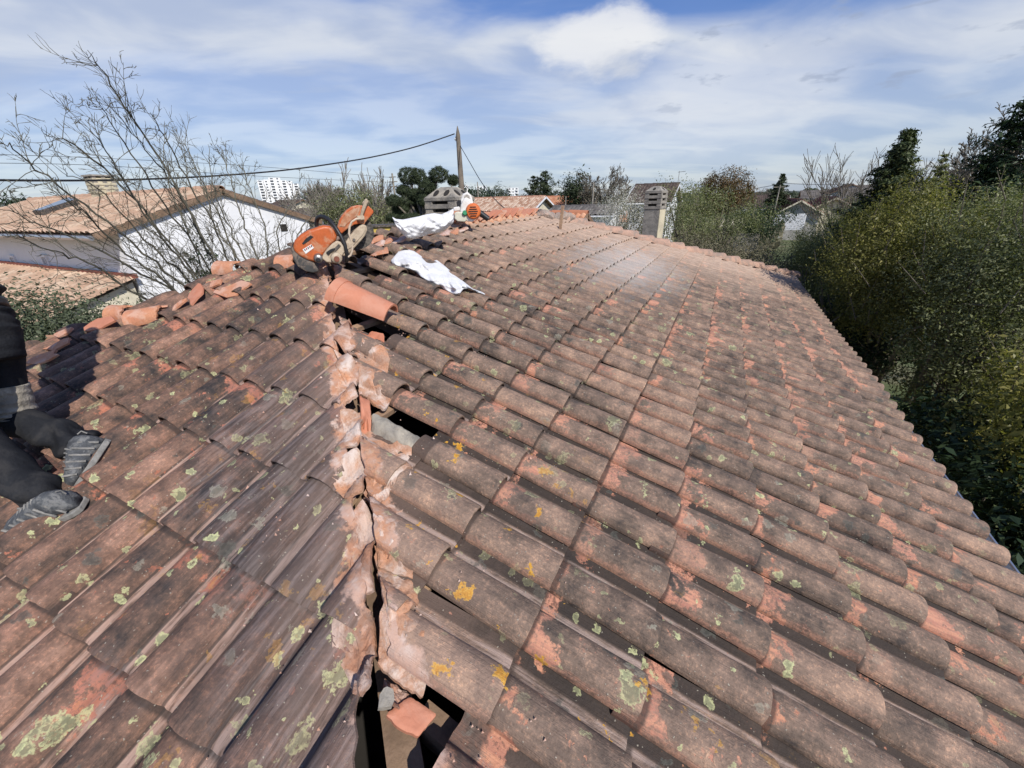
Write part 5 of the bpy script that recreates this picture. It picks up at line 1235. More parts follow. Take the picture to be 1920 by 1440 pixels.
def leafy(name, label, base, blobs, n, size, mat, seed, r=0.09, limbs=8, clump=0.16, per=26, shell=0.16, lump=0.26, cat='tree', asp=0.42, group=None, bark=None, upb=0.5, shoots=0, shoot_len=0.7, sub=0):
    R = np.random.default_rng(seed); base = A3(*base); T_ = thing(name, label, cat, tuple(base), group)
    lines = []
    for k in range(limbs):
        c, rr = blobs[k % len(blobs)]; tgt = A3(*c)+R.normal(0, 0.45, 3)*A3(*rr); st = base+A3(0, 0, 0.05)+A3(R.normal(0, r), R.normal(0, r), 0)
        mid = (st+tgt)/2+R.normal(0, 0.12, 3)+A3(0, 0, 0.1)
        tt = np.linspace(0, 1, 8)[:, None]; P = (1-tt)**2*st+2*tt*(1-tt)*mid+tt**2*tgt+R.normal(0, 0.02, (8, 3))
        lines.append((P, np.linspace(r*(1 if k == 0 else 0.6), r*0.18, 8), 6))
        for q in range(5):
            i = R.integers(3, 7); dd = nrm(R.normal(0, 1, 3)+A3(0, 0, .3)); L_ = min(rr)*R.uniform(.5, .9); lines.append((np.array([P[i], P[i]+dd*L_*.5+R.normal(0, .04, 3), P[i]+dd*L_]), [r*.28, r*.18, r*.06], 4))
    B2 = blobs
    if sub:
        B2 = [(c, tuple(q*0.80 for q in r_b)) for c, r_b in blobs]
        for c, r_b in blobs:
            for q in range(sub):
                dd = nrm(R.normal(0, 1, 3)+A3(0, -.25, .25)); f_ = R.uniform(.26, .46); B2.append((tuple(A3(*c)+dd*A3(*r_b)*R.uniform(.72, .98)), tuple(x*f_*R.uniform(.8, 1.2) for x in r_b)))
    C, O = blob_pts(B2, n, R, clump*(0.7 if sub else 1), per, shell, lump)
    if shoots:
        Cs = [C]; Os = [O]
        for k in range(shoots):
            i = R.integers(len(C)); p = C[i]
            if O[i][2] < -0.1: continue
            dd = nrm(O[i]*0.5+A3(0, 0, .9)+R.normal(0, .25, 3)); L_ = shoot_len*R.uniform(.4, 1.1)
            lines.append((np.array([p-dd*L_*0.3, p+dd*L_*.4, p+dd*L_]), [r*.12, r*.09, r*.03], 3)); m_ = int(26*L_/0.6)
            f_ = R.random(m_)[:, None]; Cs.append(p+dd*L_*f_+R.normal(0, size*0.45, (m_, 3))); Os.append(np.repeat(dd[None], m_, 0))
        C = np.concatenate(Cs); O = np.concatenate(Os)
    tubes_mesh('trunk', lines, bark or M_bark, T_)
    leaves('crown', C, O, size, mat, T_, seed, asp, upb, clr=CLR)
    return T_
ML_olive = leaf_mat('leaf_olive', [(0.072, 0.082, 0.044), (0.14, 0.155, 0.073), (0.225, 0.235, 0.118), (0.34, 0.34, 0.20)], 0.45, 0.22)
ML_yel = leaf_mat('leaf_yellow_green', [(0.070, 0.078, 0.030), (0.14, 0.142, 0.048), (0.23, 0.215, 0.070), (0.40, 0.345, 0.12)], 0.40, 0.25)
ML_dark = leaf_mat('leaf_dark', [(0.018, 0.032, 0.018), (0.034, 0.056, 0.029), (0.06, 0.085, 0.042)], 0.38, 0.12)
ML_grey = leaf_mat('leaf_grey_green', [(0.06, 0.075, 0.045), (0.10, 0.12, 0.07), (0.17, 0.19, 0.13)], 0.55, 0.15)
ML_pine = leaf_mat('pine_needles', [(0.022, 0.034, 0.018), (0.042, 0.058, 0.028), (0.075, 0.088, 0.045)], 0.6, 0.05)
ML_blos = leaf_mat('white_blossom', [(0.30, 0.28, 0.24), (0.52, 0.50, 0.46), (0.72, 0.70, 0.66)], 0.7, 0.15)
ML_brn = leaf_mat('leaf_russet', [(0.035, 0.038, 0.015), (0.085, 0.060, 0.028), (0.15, 0.095, 0.045), (0.20, 0.15, 0.08)], 0.5, 0.15)
ML_scrub = leaf_mat('scrub_twigs', [(0.08, 0.075, 0.045), (0.14, 0.125, 0.08), (0.20, 0.18, 0.12), (0.12, 0.14, 0.07)], 0.7, 0.1)
ML_far = leaf_mat('far_foliage', [(0.040, 0.052, 0.034), (0.07, 0.085, 0.055), (0.10, 0.11, 0.085)], 0.8, 0.1)
gp = lambda px, py, d_: at(px, py, d_)*A3(1, 1, 0)+A3(0, 0, GZ)
# --- big bare multi-stem shrub on the left
R = np.random.default_rng(11); B0 = A3(-6.9, 3.3, GZ)
tr_ = thing('bare_shrub', 'tall leafless multi stemmed shrub in front of the white house', 'shrub', tuple(B0)); lines = []; trunk = []
stems = [[(455, 590), (385, 450), (300, 300), (215, 170), (168, 97)], [(420, 590), (330, 470), (240, 360), (150, 280), (98, 255)], [(400, 590), (300, 500), (180, 400), (60, 310), (2, 262)],
         [(380, 590), (280, 520), (150, 450), (60, 415), (5, 390)], [(440, 590), (370, 470), (300, 370), (230, 260), (190, 200)], [(465, 590), (420, 470), (360, 350), (310, 260), (280, 210)],
         [(470, 590), (440, 480), (400, 380), (360, 300), (345, 245)], [(400, 590), (350, 520), (270, 450), (190, 360), (120, 325)], [(500, 590), (480, 480), (450, 400), (430, 330), (415, 290)],
         [(520, 590), (505, 500), (495, 420), (470, 360), (455, 312)], [(545, 580), (530, 500), (520, 440), (540, 390), (562, 352)], [(560, 570), (545, 500), (560, 440), (580, 410), (603, 388)],
         [(350, 590), (270, 560), (180, 500), (100, 470), (20, 440)], [(480, 590), (455, 500), (410, 430), (385, 370), (370, 310)], [(430, 590), (390, 520), (350, 430), (320, 350), (318, 300)],
         [(360, 590), (310, 530), (220, 460), (160, 400), (110, 370)], [(510, 590), (470, 500), (430, 430), (400, 350), (390, 270)], [(410, 590), (340, 490), (270, 400), (215, 310), (170, 240)], [(450, 590), (400, 490), (350, 390), (290, 300), (240, 240)]]
for k, st in enumerate(stems):
    d0 = 8.6+R.uniform(-.5, .5); dl = -0.35*(1 if st[-1][0] < 300 else -.3)
    P = [at(x, y, d0+dl*i) for i, (x, y) in enumerate(st)]; f0 = P[0]; g0 = A3(f0[0]*0.985+R.normal(0, .1), f0[1]+R.normal(0, .1), GZ); P = [g0, (g0+f0)/2+R.normal(0, .05, 3)]+P
    Q = []
    for k_ in np.linspace(0, len(P)-1.001, 34):
        i = int(k_); f_ = k_-i; p0, p1, p2, p3 = P[max(i-1, 0)], P[i], P[i+1], P[min(i+2, len(P)-1)]
        Q.append(0.5*((2*p1)+(p2-p0)*f_+(2*p0-5*p1+4*p2-p3)*f_**2+(3*p1-p0-3*p2+p3)*f_**3)+R.normal(0, .013, 3))
    Q = np.array(Q); n_ = len(Q); trunk.append((Q, 0.022*(1-np.linspace(0, 1, n_))**0.8+0.0026, 6))
    for q in range(24):
        f_ = R.uniform(0.30, 0.99)*(n_-1); i = min(int(f_), n_-2); p = Q[i]+(Q[i+1]-Q[i])*(f_-i); dd = nrm(Q[i+1]-Q[i-1])
        nd = nrm(dd*0.9+nrm(R.normal(0, 1, 3))*R.uniform(.5, 1.0)+A3(0, 0, .08))
        grow(lines, p, nd, (1.35-f_/(n_-1)*0.95)*R.uniform(.45, 1.1), 0.0062*(1.25-f_/(n_-1)*.6), 2 if q % 3 == 0 else 1, R, 0.75, 0.15, 4, 0.15, 6, ratio=0.5)
tubes_mesh('trunk', trunk, M_barkg, tr_); lines = [(p_, np.maximum(q_, 0.0018), n_) for p_, q_, n_ in lines]; tubes_mesh('crown', lines, M_barkg, tr_)
# ivy up its middle, and a grey-green bush below
p = at(378, 480, 8.6); leafy('ivy_clump', 'small dark ivy clump climbing the bare stems', gp(378, 480, 8.6), [((p[0], p[1], p[2]-.2), (.16, .16, .55))], 900, 0.05, ML_dark, 3, r=0.02, limbs=2, clump=.05, cat='ivy')
leafy('garden_bush', 'grey green small leaved bush beside the worker below the roof edge', gp(110, 620, 6.0), [(tuple(at(110, 612, 6.0)), (.42, .4, .28)), (tuple(at(60, 640, 5.8)), (.4, .4, .3)), (tuple(at(150, 640, 6.2)), (.4, .4, .25))], 20000, 0.032, ML_grey, 5, r=0.03, clump=.10, cat='bush')
# --- round willow like bush behind the saw
p = gp(676, 400, 21)
bare_tree('coppiced_tree', 'round bare crowned tree above the olive bush behind the saw', p, 6.5, 0.14, 31, trunk=0.26, spread=0.45, lvl=2, kids=9, stems=26, fan=0.95, mat=M_barkp, up=0.4, minr=0.013)
leafy('olive_bush', 'olive green bushy mass below the round bare crown', p+A3(.4, -.6, 0), [(tuple(at(655, 398, 20)), (1.0, 1.2, .75)), (tuple(at(695, 398, 20.5)), (.9, 1.2, .7)), (tuple(at(670, 428, 19.5)), (1.5, 1.4, .9)), (tuple(at(722, 425, 19)), (.7, 1.0, .6))], 18000, 0.08, ML_olive, 32, r=0.08, clump=.15, cat='bush', shoots=40, shoot_len=.5)
# --- cloud pruned pine
p = gp(790, 420, 15.5); R = np.random.default_rng(41); pine = thing('cloud_pruned_pine', 'dark cloud pruned pine with rounded pads left of the squat chimney', 'tree', tuple(p))
pads = [(766, 330, 20, 14), (784, 331, 15, 13), (823, 328, 17, 12), (806, 345, 12, 10), (800, 352, 14, 10), (757, 357, 13, 8), (780, 364, 15, 8), (738, 376, 13, 8), (765, 378, 20, 9), (850, 338, 10, 7), (748, 404, 14, 7), (790, 392, 16, 8), (770, 408, 22, 6), (795, 375, 12, 10), (752, 392, 16, 7), (735, 408, 10, 5)]
lines = []; cs = []
root = at(800, 430, 15.5)
for k, (x, y, w_, h_) in enumerate(pads):
    d_ = 15.5+R.uniform(-.7, .7); c = at(x, y, d_); s = 15.5/870
    cs.append((tuple(c), (w_*s*1.0, w_*s*0.9, h_*s*1.0)))
    mid = (root+c)/2+A3(R.normal(0, .15), R.normal(0, .15), -0.2); tt = np.linspace(0, 1, 7)[:, None]
    lines.append(((1-tt)**2*root+2*tt*(1-tt)*mid+tt**2*c, np.linspace(.06, .02, 7), 6))
lines.append((np.array([p, p+(root-p)*.5+A3(.1, 0, 0), root]), [.15, .12, .08], 8)); tubes_mesh('trunk', lines, M_bark, pine)
for c in cs:
    C, O = blob_pts([c], 6500, R, 0.024, 22, .07, .08, False); leaves('foliage_pad', C, O, 0.048, ML_pine, pine, 42, asp=.25, upb=.6)
# --- dark round bushes, cedar, pine, bare tree, blossom
def conifer(name, label, px, py, d_, h, w, seed, n, mat=ML_pine, layers=16, size=0.14, taper=1.0, droop=-0.15, bot=0.15, cat='tree', irr=.25):
    R = np.random.default_rng(seed); tip = at(px, py, d_); base = A3(tip[0], tip[1], GZ); T_ = thing(name, label, cat, tuple(base)); lines = [(np.array([base, (base+tip)/2, tip]), [w*.06, w*.045, .01], 7)]
    Cs = []; Os = []; H = tip[2]-GZ
    for k in range(layers):
        f_ = k/(layers-1); z = tip[2]-h*f_*(1-0)+R.normal(0, .03)*h/layers; rr = w*(f_**taper)*(1+R.normal(0, irr*.4))+w*.05
        for q in range(int(5+6*f_)):
            a = R.uniform(0, 6.283); r_ = rr*R.uniform(1-irr*1.6, 1.08); dd = A3(math.cos(a), math.sin(a), droop+R.normal(0, .07)+.1); p0 = A3(tip[0], tip[1], z); p1 = p0+dd*r_
            lines.append((np.array([p0, (p0+p1)/2+A3(0, 0, -.02*r_), p1]), [.03*w*.5, .02*w*.4, .004], 3)); m_ = int(n/layers/7*(.4+1.2*f_))
            g_ = R.uniform(.15, 1.0, m_)[:, None]; Cs.append(p0+dd*r_*g_+R.normal(0, 1, (m_, 3))*np.array([.09, .09, .045])*w*(.5+.5*(1-g_))); Os.append(np.repeat(dd[None], m_, 0))
    tubes_mesh('trunk', lines, M_bark, T_); leaves('crown', np.concatenate(Cs), np.concatenate(Os), size, mat, T_, seed, asp=.3, upb=.7); return T_
conifer('cedar_tree', 'wide dark cedar with ragged top above the tan roof house', 1022, 324, 62, 5.0, 3.3, 51, 6000, size=.26, layers=11, taper=.62, droop=0.25, irr=.35)
conifer('cedar_tree', 'shorter left leader of the wide dark cedar', 1001, 333, 63, 4.0, 2.7, 52, 4500, size=.26, layers=9, taper=.6, droop=0.25, irr=.35)
for k, (x, y, w_, w2) in enumerate([(1081, 345, 1.1, 'upper dark pine clump left of the round bare tree'), ]):
    c = at(1079, 352, 52); leafy('pine_tree', 'irregular dark pine between orange roof and round bare tree', gp(1079, 360, 52), [(tuple(at(1083, 343, 52)), (1.1, 1.0, .8)), (tuple(at(1073, 356, 52)), (1.2, 1.0, .6)), (tuple(at(1085, 360, 52)), (1.0, 1.0, .6)), (tuple(at(1072, 372, 52)), (1.1, 1.0, .6)), (tuple(at(1082, 378, 52)), (1.0, 1.0, .8))], 5000, .22, ML_pine, 53, r=.16, clump=.3, per=20)
bare_tree('bare_tree', 'round leafless tree with fine twigs above the dark roofed annex', gp(1128, 400, 50), 8.6, .24, 55, trunk=.30, spread=.75, lvl=3, kids=6, stems=12, fan=1.25, minr=.018, up=.2)
bare_tree('bare_tree', 'smaller thin bare tree beside the round one', gp(1160, 400, 60), 6.8, .16, 56, trunk=.3, spread=.5, lvl=2, kids=7, stems=7, fan=.6, minr=.02)
c = at(1160, 400, 21); R = np.random.default_rng(57)
bt = leafy('blossoming_tree', 'white blossoming tree left of the tall chimney', gp(1160, 420, 21), [(tuple(at(1162, 385, 21)), (.9, .9, .8)), (tuple(at(1150, 410, 20.5)), (1.0, .9, .8)), (tuple(at(1185, 405, 21)), (.9, .8, .9)), (tuple(at(1165, 430, 20)), (1.1, .9, .7))], 15000, .045, ML_blos, 57, r=.07, clump=.16, shell=.35, limbs=26, bark=M_bark)
# far leafy masses one can tell apart
far = [(898, 362, 130, 3.6, 2.2, ML_dark, 'dark round bush below the white block right of the pole'), (873, 361, 140, 2.6, 2.4, ML_dark, 'dark bush beside the wooden pole'), (935, 361, 150, 3.2, 2.6, ML_far, 'loose green tree left of the cedar'), (1061, 371, 130, 2.6, 1.8, ML_dark, 'rounded dark tree behind the orange roof house'),
       (600, 372, 150, 3.4, 3.4, ML_dark, 'dark evergreen left of the olive bush'), (575, 374, 170, 4.5, 3.6, ML_far, 'grey green trees right of the tower'), (30, 386, 120, 1.4, 1.6, ML_dark, 'small dark conifer on the skyline at far left')]
for k, (x, y, d_, w_, h_, mt, lb) in enumerate(far):
    c = at(x, y, d_); leafy('distant_tree', lb, gp(x, y, d_), [((c[0], c[1], c[2]-h_*.4), (w_, w_, h_)), ((c[0]+w_*.6, c[1], c[2]-h_*.7), (w_*.7, w_, h_*.7))], 2200, .55, mt, 60+k, r=.2, limbs=3, clump=.5, per=14, group='distant trees on the skyline')
for k, x in enumerate((585, 592, 600, 610, 616, 627, 634)):
    bare_tree('poplar_tree', ['leftmost of the row of bare poplars right of the tower', 'second bare poplar from the left in the row', 'third bare poplar from the left in the row', 'middle bare poplar of the row', 'third bare poplar from the right end of the row', 'second bare poplar from the right end of the row', 'bare poplar closest to the olive bush'][k], gp(x, 380, 150+k*3), 10.6+((k*37) % 5)*.5, .2, 80+k, trunk=.2, spread=.18, lvl=2, kids=8, stems=6, fan=.14, minr=.05, mat=M_barkp, group='row of bare poplars')
# continuous far hedges and woods along the horizon
def band(name, label, x0, x1, dist, ztop, thick, n, size, mat, seed, var=1.0):
    R = np.random.default_rng(seed); a0 = math.atan2(*at(x0, 380, 1)[:2]); a1 = math.atan2(*at(x1, 380, 1)[:2]); a = R.uniform(a0, a1, n); d_ = dist+R.normal(0, thick, n)
    topz = ztop+var*(0.6*np.sin(a*91+seed)+0.5*np.sin(a*203+1)+0.3*np.sin(a*431)); z = GZ+(topz-GZ)*(1-np.abs(R.normal(0, .25, n)).clip(0, .95))
    C = np.stack([d_*np.sin(a), d_*np.cos(a), z], -1); o = leaves(name, C, np.repeat(np.array([[0, -1., .3]]), n, 0), size, mat, None, seed, asp=.6); tag(o, label, 'woodland', kind='stuff'); return o
band('far_wood', 'far band of trees along the horizon', -200, 2300, 420, 1.2, 25, 16000, 2.6, ML_far, 90, 1.6)
band('middle_wood', 'nearer mixed trees and gardens between the houses', -100, 2200, 95, -1.6, 9, 16000, .75, ML_scrub, 91, .5)
band('garden_scrub', 'garden scrub beyond the ridge', 640, 1480, 44, -2.6, 5, 12000, .42, ML_scrub, 92, .4)
# --- shrubs beyond the far hip
leafy('garden_shrub', 'broad spreading green shrub right of the tall chimney', gp(1320, 440, 17), [(tuple(at(1290, 392, 17)), (1.5, 1.3, .8)), (tuple(at(1345, 410, 16.5)), (1.6, 1.4, .8)), (tuple(at(1275, 430, 15.5)), (1.1, 1.2, .9)), (tuple(at(1300, 362, 17.5)), (.7, .7, .35)), (tuple(at(1385, 425, 17)), (1.0, 1.1, .6))], 18000, .055, ML_olive, 101, r=.07, clump=.17, shell=.24, limbs=26, sub=7, shoots=30, shoot_len=.4)
leafy('magnolia_tree', 'russet and dark evergreen tree above the spreading shrub', gp(1362, 400, 30), [(tuple(at(1362, 348, 30)), (1.2, 1.2, .9)), (tuple(at(1380, 358, 30)), (.9, 1.0, .8)), (tuple(at(1340, 352, 30.5)), (.8, .9, .7)), (tuple(at(1360, 375, 30)), (1.6, 1.2, .9))], 14000, .10, ML_brn, 102, r=.12, clump=.12, per=20)
conifer('spruce_tree', 'small dark spruce between the two roofed houses', 1468, 328, 58, 2.9, 1.5, 103, 9000, size=.18, layers=20, taper=.8, irr=.4)
bare_tree('bare_tree', 'low hazy bare tree above the brown bungalow', gp(1430, 380, 90), 6.0, .15, 104, trunk=.3, lvl=2, kids=8, stems=9, fan=.9, minr=.025, spread=.6)
leafy('low_shrub', 'brownish twiggy shrub beyond the far hip', gp(1370, 480, 13), [(tuple(at(1300, 475, 13.5)), (1.0, .9, .45)), (tuple(at(1370, 495, 13.5)), (1.2, 1.0, .55)), (tuple(at(1430, 520, 13.5)), (.8, .9, .6)), (tuple(at(1410, 482, 15)), (.7, .8, .4))], 22000, .045, ML_scrub, 105, r=.04, clump=.13, shell=.3, limbs=30, cat='shrub', shoots=60, shoot_len=.5)
leafy('dark_hedge', 'dark green hedge in front of the cream bungalow', gp(1430, 415, 27), [(tuple(at(1405, 414, 27)), (1.1, .9, .55)), (tuple(at(1435, 418, 26)), (1.2, .9, .7))], 9000, .09, ML_dark, 106, r=.05, clump=.14, cat='hedge')
bare_tree('bare_shrub', 'small pale grey bare shrub before the garden wall', gp(1437, 455, 18), 2.9, .05, 107, trunk=.3, spread=.6, lvl=2, kids=8, stems=6, fan=.8, mat=M_barkp, minr=.008, cat='shrub')
leafy('dark_shrub', 'dark twiggy shrub between the blossoming tree and the tall chimney', gp(1205, 430, 19), [(tuple(at(1205, 425, 19)), (.8, .8, .5)), (tuple(at(1180, 440, 18)), (.9, .8, .5)), (tuple(at(1238, 410, 20)), (.6, .7, .6))], 9000, .05, ML_scrub, 108, r=.05, clump=.12, shell=.25, limbs=20, cat='shrub')
# --- the big green mass on the right
leafy('tall_bush', 'large olive green bush right of the far roof corner', gp(1540, 560, 12), [(tuple(at(1552, 482, 14)), (1.0, 1.1, .95)), (tuple(at(1518, 525, 14.2)), (.6, .8, .9)), (tuple(at(1600, 446, 13.5)), (1.1, 1.2, .9)), (tuple(at(1590, 540, 12.5)), (.9, 1.0, 1.0)), (tuple(at(1512, 480, 14.5)), (.6, .8, .7))], 85000, .037, ML_olive, 111, r=.07, clump=.12, shell=.15, limbs=24, sub=11, cat='bush', shoots=90, shoot_len=.3)
leafy('tall_bush', 'yellowish green bush in the middle of the right hand mass', gp(1680, 560, 10.5), [(tuple(at(1690, 440, 11)), (1.0, 1.0, .8)), (tuple(at(1650, 500, 10.5)), (.9, 1.0, .9)), (tuple(at(1740, 490, 10.5)), (1.0, 1.0, 1.0)), (tuple(at(1700, 560, 10)), (1.0, 1.0, .9)), (tuple(at(1620, 560, 10.3)), (.7, .9, .8))], 85000, .039, ML_yel, 112, r=.08, clump=.12, shell=.15, limbs=24, sub=11, cat='bush', shoots=170, shoot_len=.45)
leafy('tall_bush', 'olive bush at the right edge below the dark conifer', gp(1850, 560, 9.5), [(tuple(at(1800, 450, 11)), (1.1, 1.0, .8)), (tuple(at(1860, 470, 10)), (1.0, 1.0, .8)), (tuple(at(1900, 540, 9)), (.9, 1.0, .8)), (tuple(at(1820, 560, 9.3)), (.9, 1.0, .8)), (tuple(at(1960, 480, 9.5)), (1.0, 1.0, .9))], 85000, .039, ML_olive, 113, r=.08, clump=.12, shell=.15, limbs=24, sub=11, cat='bush', shoots=170, shoot_len=.45)
leafy('laurel_hedge', 'dark laurel hedge in shade beside the far roof corner', gp(1560, 620, 11), [(tuple(at(1575, 590, 12)), (.55, .8, .5)), (tuple(at(1630, 620, 11)), (.7, .9, .55)), (tuple(at(1610, 655, 10.5)), (.45, .8, .45))], 24000, .065, ML_dark, 114, r=.05, clump=.11, cat='hedge')
leafy('near_bush', 'leafy yellow green bush close to the gutter at lower right', (3.4, 4.9, GZ), [((3.55, 5.2, -2.35), (.85, 1.2, .85)), ((4.4, 6.6, -2.3), (1.0, 1.2, 1.0)), ((3.9, 4.2, -2.9), (.9, 1.0, .9)), ((5.0, 5.3, -2.4), (1.0, 1.1, 1.0))], 46000, .060, ML_yel, 115, r=.06, clump=.11, shell=.15, limbs=22, sub=9, cat='bush', shoots=200, shoot_len=.4)
leafy('near_bush', 'dark green bush with large leaves just below the gutter', (2.8, 4.2, GZ), [((2.85, 4.1, -3.3), (.7, 1.1, .8)), ((3.0, 6.0, -3.4), (.8, 1.2, .9)), ((2.75, 2.9, -3.3), (.7, 1.0, .8))], 26000, .085, ML_dark, 116, r=.05, clump=.12, limbs=14, cat='bush')
leafy('near_bush', 'mid green bush filling the space beyond the near yellow green one', (4.2, 8.4, GZ), [((3.9, 8.6, -2.9), (.9, 1.2, .9)), ((5.2, 8.6, -2.4), (1.1, 1.2, 1.0)), ((4.4, 7.6, -3.2), (.9, 1.0, .9))], 42000, .050, ML_olive, 117, r=.06, clump=.11, shell=.15, limbs=18, sub=9, cat='bush', shoots=120, shoot_len=.4)
conifer('pointed_laurel', 'pointed evergreen rising above the right hand bushes', 1703, 250, 12.5, 2.3, .85, 118, 26000, mat=leaf_mat('leaf_laurel', [(0.03, 0.045, 0.022), (0.06, 0.08, 0.035), (0.11, 0.13, 0.06)], .4, .1), size=.075, layers=28, taper=.85, droop=.4, irr=.22)
conifer('leafy_spire', 'small leafy spire right of the pointed evergreen', 1772, 292, 12, 1.0, .35, 119, 1800, mat=ML_olive, size=.06, layers=10, taper=.8, droop=.5)
conifer('dark_cypress', 'very dark conifer at the top right edge', 1945, 195, 13, 5.0, 2.1, 120, 30000, mat=ML_dark, size=.10, layers=26, taper=.75, droop=.35, irr=.45)
bare_tree('bare_tree', 'sparse bare tree with thin upright twigs left of the pointed evergreen', gp(1610, 400, 17), 6.3, .055, 121, trunk=.42, spread=.6, lvl=2, kids=7, stems=14, fan=1.0, minr=.006, up=.6)
bare_tree('bare_tree', 'dense round bare tree behind the leafy spire', gp(1815, 380, 30), 7.2, .2, 122, trunk=.34, spread=.7, lvl=3, kids=6, stems=10, fan=1.1, minr=.013)
bare_tree('bare_tree', 'second round bare tree beside the dark conifer', gp(1868, 360, 32), 8.2, .2, 123, trunk=.36, spread=.6, lvl=3, kids=6, stems=7, fan=.7, minr=.014)
o = MB().box(tuple(at(1790, 345+0, 60)*A3(1, 1, 0)+A3(0, 0, -.6)), (9, 3, 2.0)).build('far_shed', M_greyr); tag(o, 'grey flat roofed shed glimpsed behind the right hand bushes', 'shed')
# ================================================================== THE WORKER at the left edge
DP = lambda px, py, z: ray(px, py)*z
M_denim = pm('black_denim', (0.014, 0.015, 0.018), 0.9, 0.3, 10, 0.6, 120, col2=(0.024, 0.025, 0.028), fine=0.1, dirt=(0.050, 0.047, 0.045), dirt_amt=0.45, dirt_scale=9, bdist=0.004, spec=0.15)
M_sweat = pm('dark_sweatshirt', (0.030, 0.027, 0.027), 0.95, 0.25, 12, 0.6, 160, fine=0.1, dirt=(0.07, 0.06, 0.058), dirt_amt=0.35, dirt_scale=7, bdist=0.004)
M_dustc = pm('plaster_dusted_cloth', (0.50, 0.45, 0.36), 0.95, 0.3, 16, 0.8, 60, col2=(0.27, 0.24, 0.19), fine=0.2, dirt=(0.15, 0.13, 0.11), dirt_amt=0.35, dirt_scale=22)
M_shoe = pm('grey_trainer', (0.045, 0.048, 0.053), 0.75, 0.3, 25, 0.5, 90, col2=(0.085, 0.09, 0.095), fine=0.16, dirt=(0.27, 0.265, 0.25), dirt_amt=0.5, dirt_scale=26)
M_sole = pm('dusty_sole', (0.26, 0.25, 0.23), 0.9, 0.3, 25, 0.4, 90, dirt=(0.30, 0.28, 0.25), dirt_amt=0.6, dirt_scale=20)
M_skin = pm('skin', (0.45, 0.26, 0.18), 0.55, 0.08, 8, 0.1, 120, fine=0.03)
M_hair = pm('brown_hair', (0.035, 0.022, 0.015), 0.8, 0.3, 30, 0.6, 160)
worker = thing('person', 'worker in dark sweatshirt and black jeans kneeling on the tiles, cut by left edge', 'person', tuple(hit(120, 930, 2, 0.0)))
hipc = DP(-66, 628, 1.74); chest = DP(-185, 425, 1.64); neck = DP(-255, 300, 1.58); head = DP(-320, 190, 1.54)
kneeR = DP(10, 776, 1.90); ankR = DP(158, 838, 1.935); kneeL = DP(-62, 812, 1.70); ankL = DP(88, 940, 1.74)
side = nrm(np.cross(chest-hipc, FW)); hipR = hipc+FW*0.08+side*0.03; hipL = hipc-FW*0.07-side*0.03
def skinned(name, verts, edges, radii, mat, parent, levels=2, root=0):
    me = bpy.data.meshes.new(name); w0 = wloc(parent); me.from_pydata([tuple(np.array(v)-w0) for v in verts], edges, []); me.update(); me.materials.append(mat)
    o = bpy.data.objects.new(name, me); COL.objects.link(o); o.parent = parent
    o.modifiers.new('skin', 'SKIN')
    for i, r in enumerate(radii):
        me.skin_vertices[0].data[i].radius = (r, r) if np.isscalar(r) else r; me.skin_vertices[0].data[i].use_root = (i == root)
    s = o.modifiers.new('sub', 'SUBSURF'); s.levels = levels; s.render_levels = levels
    o.modifiers['skin'].use_smooth_shade = True
    return o
fwd = nrm(head-chest); facing = nrm(-RT*0.9+FW*0.2-EZ*0.25)
shR = chest+(neck-chest)*0.72+FW*0.12; shL = chest+(neck-chest)*0.72-FW*0.17
elR = shR+facing*0.20-EZ*0.20; haR = elR+facing*0.20-EZ*0.12; elL = shL+facing*0.20-EZ*0.20; haL = elL+facing*0.20-EZ*0.12
Vb = [hipc, (hipc+chest)/2, chest, chest+(neck-chest)*0.75, neck, neck+(head-neck)*0.5, head, head+fwd*0.09, hipR, kneeR, ankR, hipL, kneeL, ankL, shR, elR, haR, shL, elL, haL]
Eb = [(0, 1), (1, 2), (2, 3), (3, 4), (4, 5), (5, 6), (6, 7), (0, 8), (8, 9), (9, 10), (0, 11), (11, 12), (12, 13), (3, 14), (14, 15), (15, 16), (3, 17), (17, 18), (18, 19)]
Rb = [.10, .10, .11, .09, .055, .05, .085, .06, .07, .05, .026, .07, .05, .026, .05, .038, .026, .05, .038, .026]
for hi, sg in ((16, 1), (19, -1)):
    hd = nrm(Vb[hi]-Vb[hi-1]); pl = len(Vb); Vb.append(Vb[hi]+hd*0.045); Eb.append((hi, pl)); Rb.append((.034, .018)); sdir = nrm(np.cross(hd, EZ))
    for q in range(4):
        b1 = len(Vb); o_ = (q-1.5)*0.021; L_ = (.032, .038, .036, .028)[q]
        Vb += [Vb[pl]+hd*0.035+sdir*o_, Vb[pl]+hd*(0.035+L_)+sdir*o_*1.1-EZ*.012, Vb[pl]+hd*(0.035+L_*1.6)+sdir*o_*1.1-EZ*.035]; Eb += [(pl, b1), (b1, b1+1), (b1+1, b1+2)]; Rb += [.010, .009, .007]
    b1 = len(Vb); Vb += [Vb[hi]+hd*0.02+sdir*sg*0.035, Vb[hi]+hd*0.055+sdir*sg*0.05-EZ*.01]; Eb += [(hi, b1), (b1, b1+1)]; Rb += [.012, .009]
skinned('body', Vb, Eb, Rb, M_skin, worker)
fc = MB()
for s in (-1, 1): fc.lathe(head+facing*0.082+FW*0.032*s+fwd*0.01, facing, [(0, .010), (0.006, .007)], 8)
fc.build('eyes', M_black, worker, smooth=True)
MB().tube([head+facing*0.078+fwd*0.005, head+facing*0.108-fwd*0.022, head+facing*0.085-fwd*0.032], [.008, .013, .007], 8).build('nose', M_skin, worker, smooth=True)
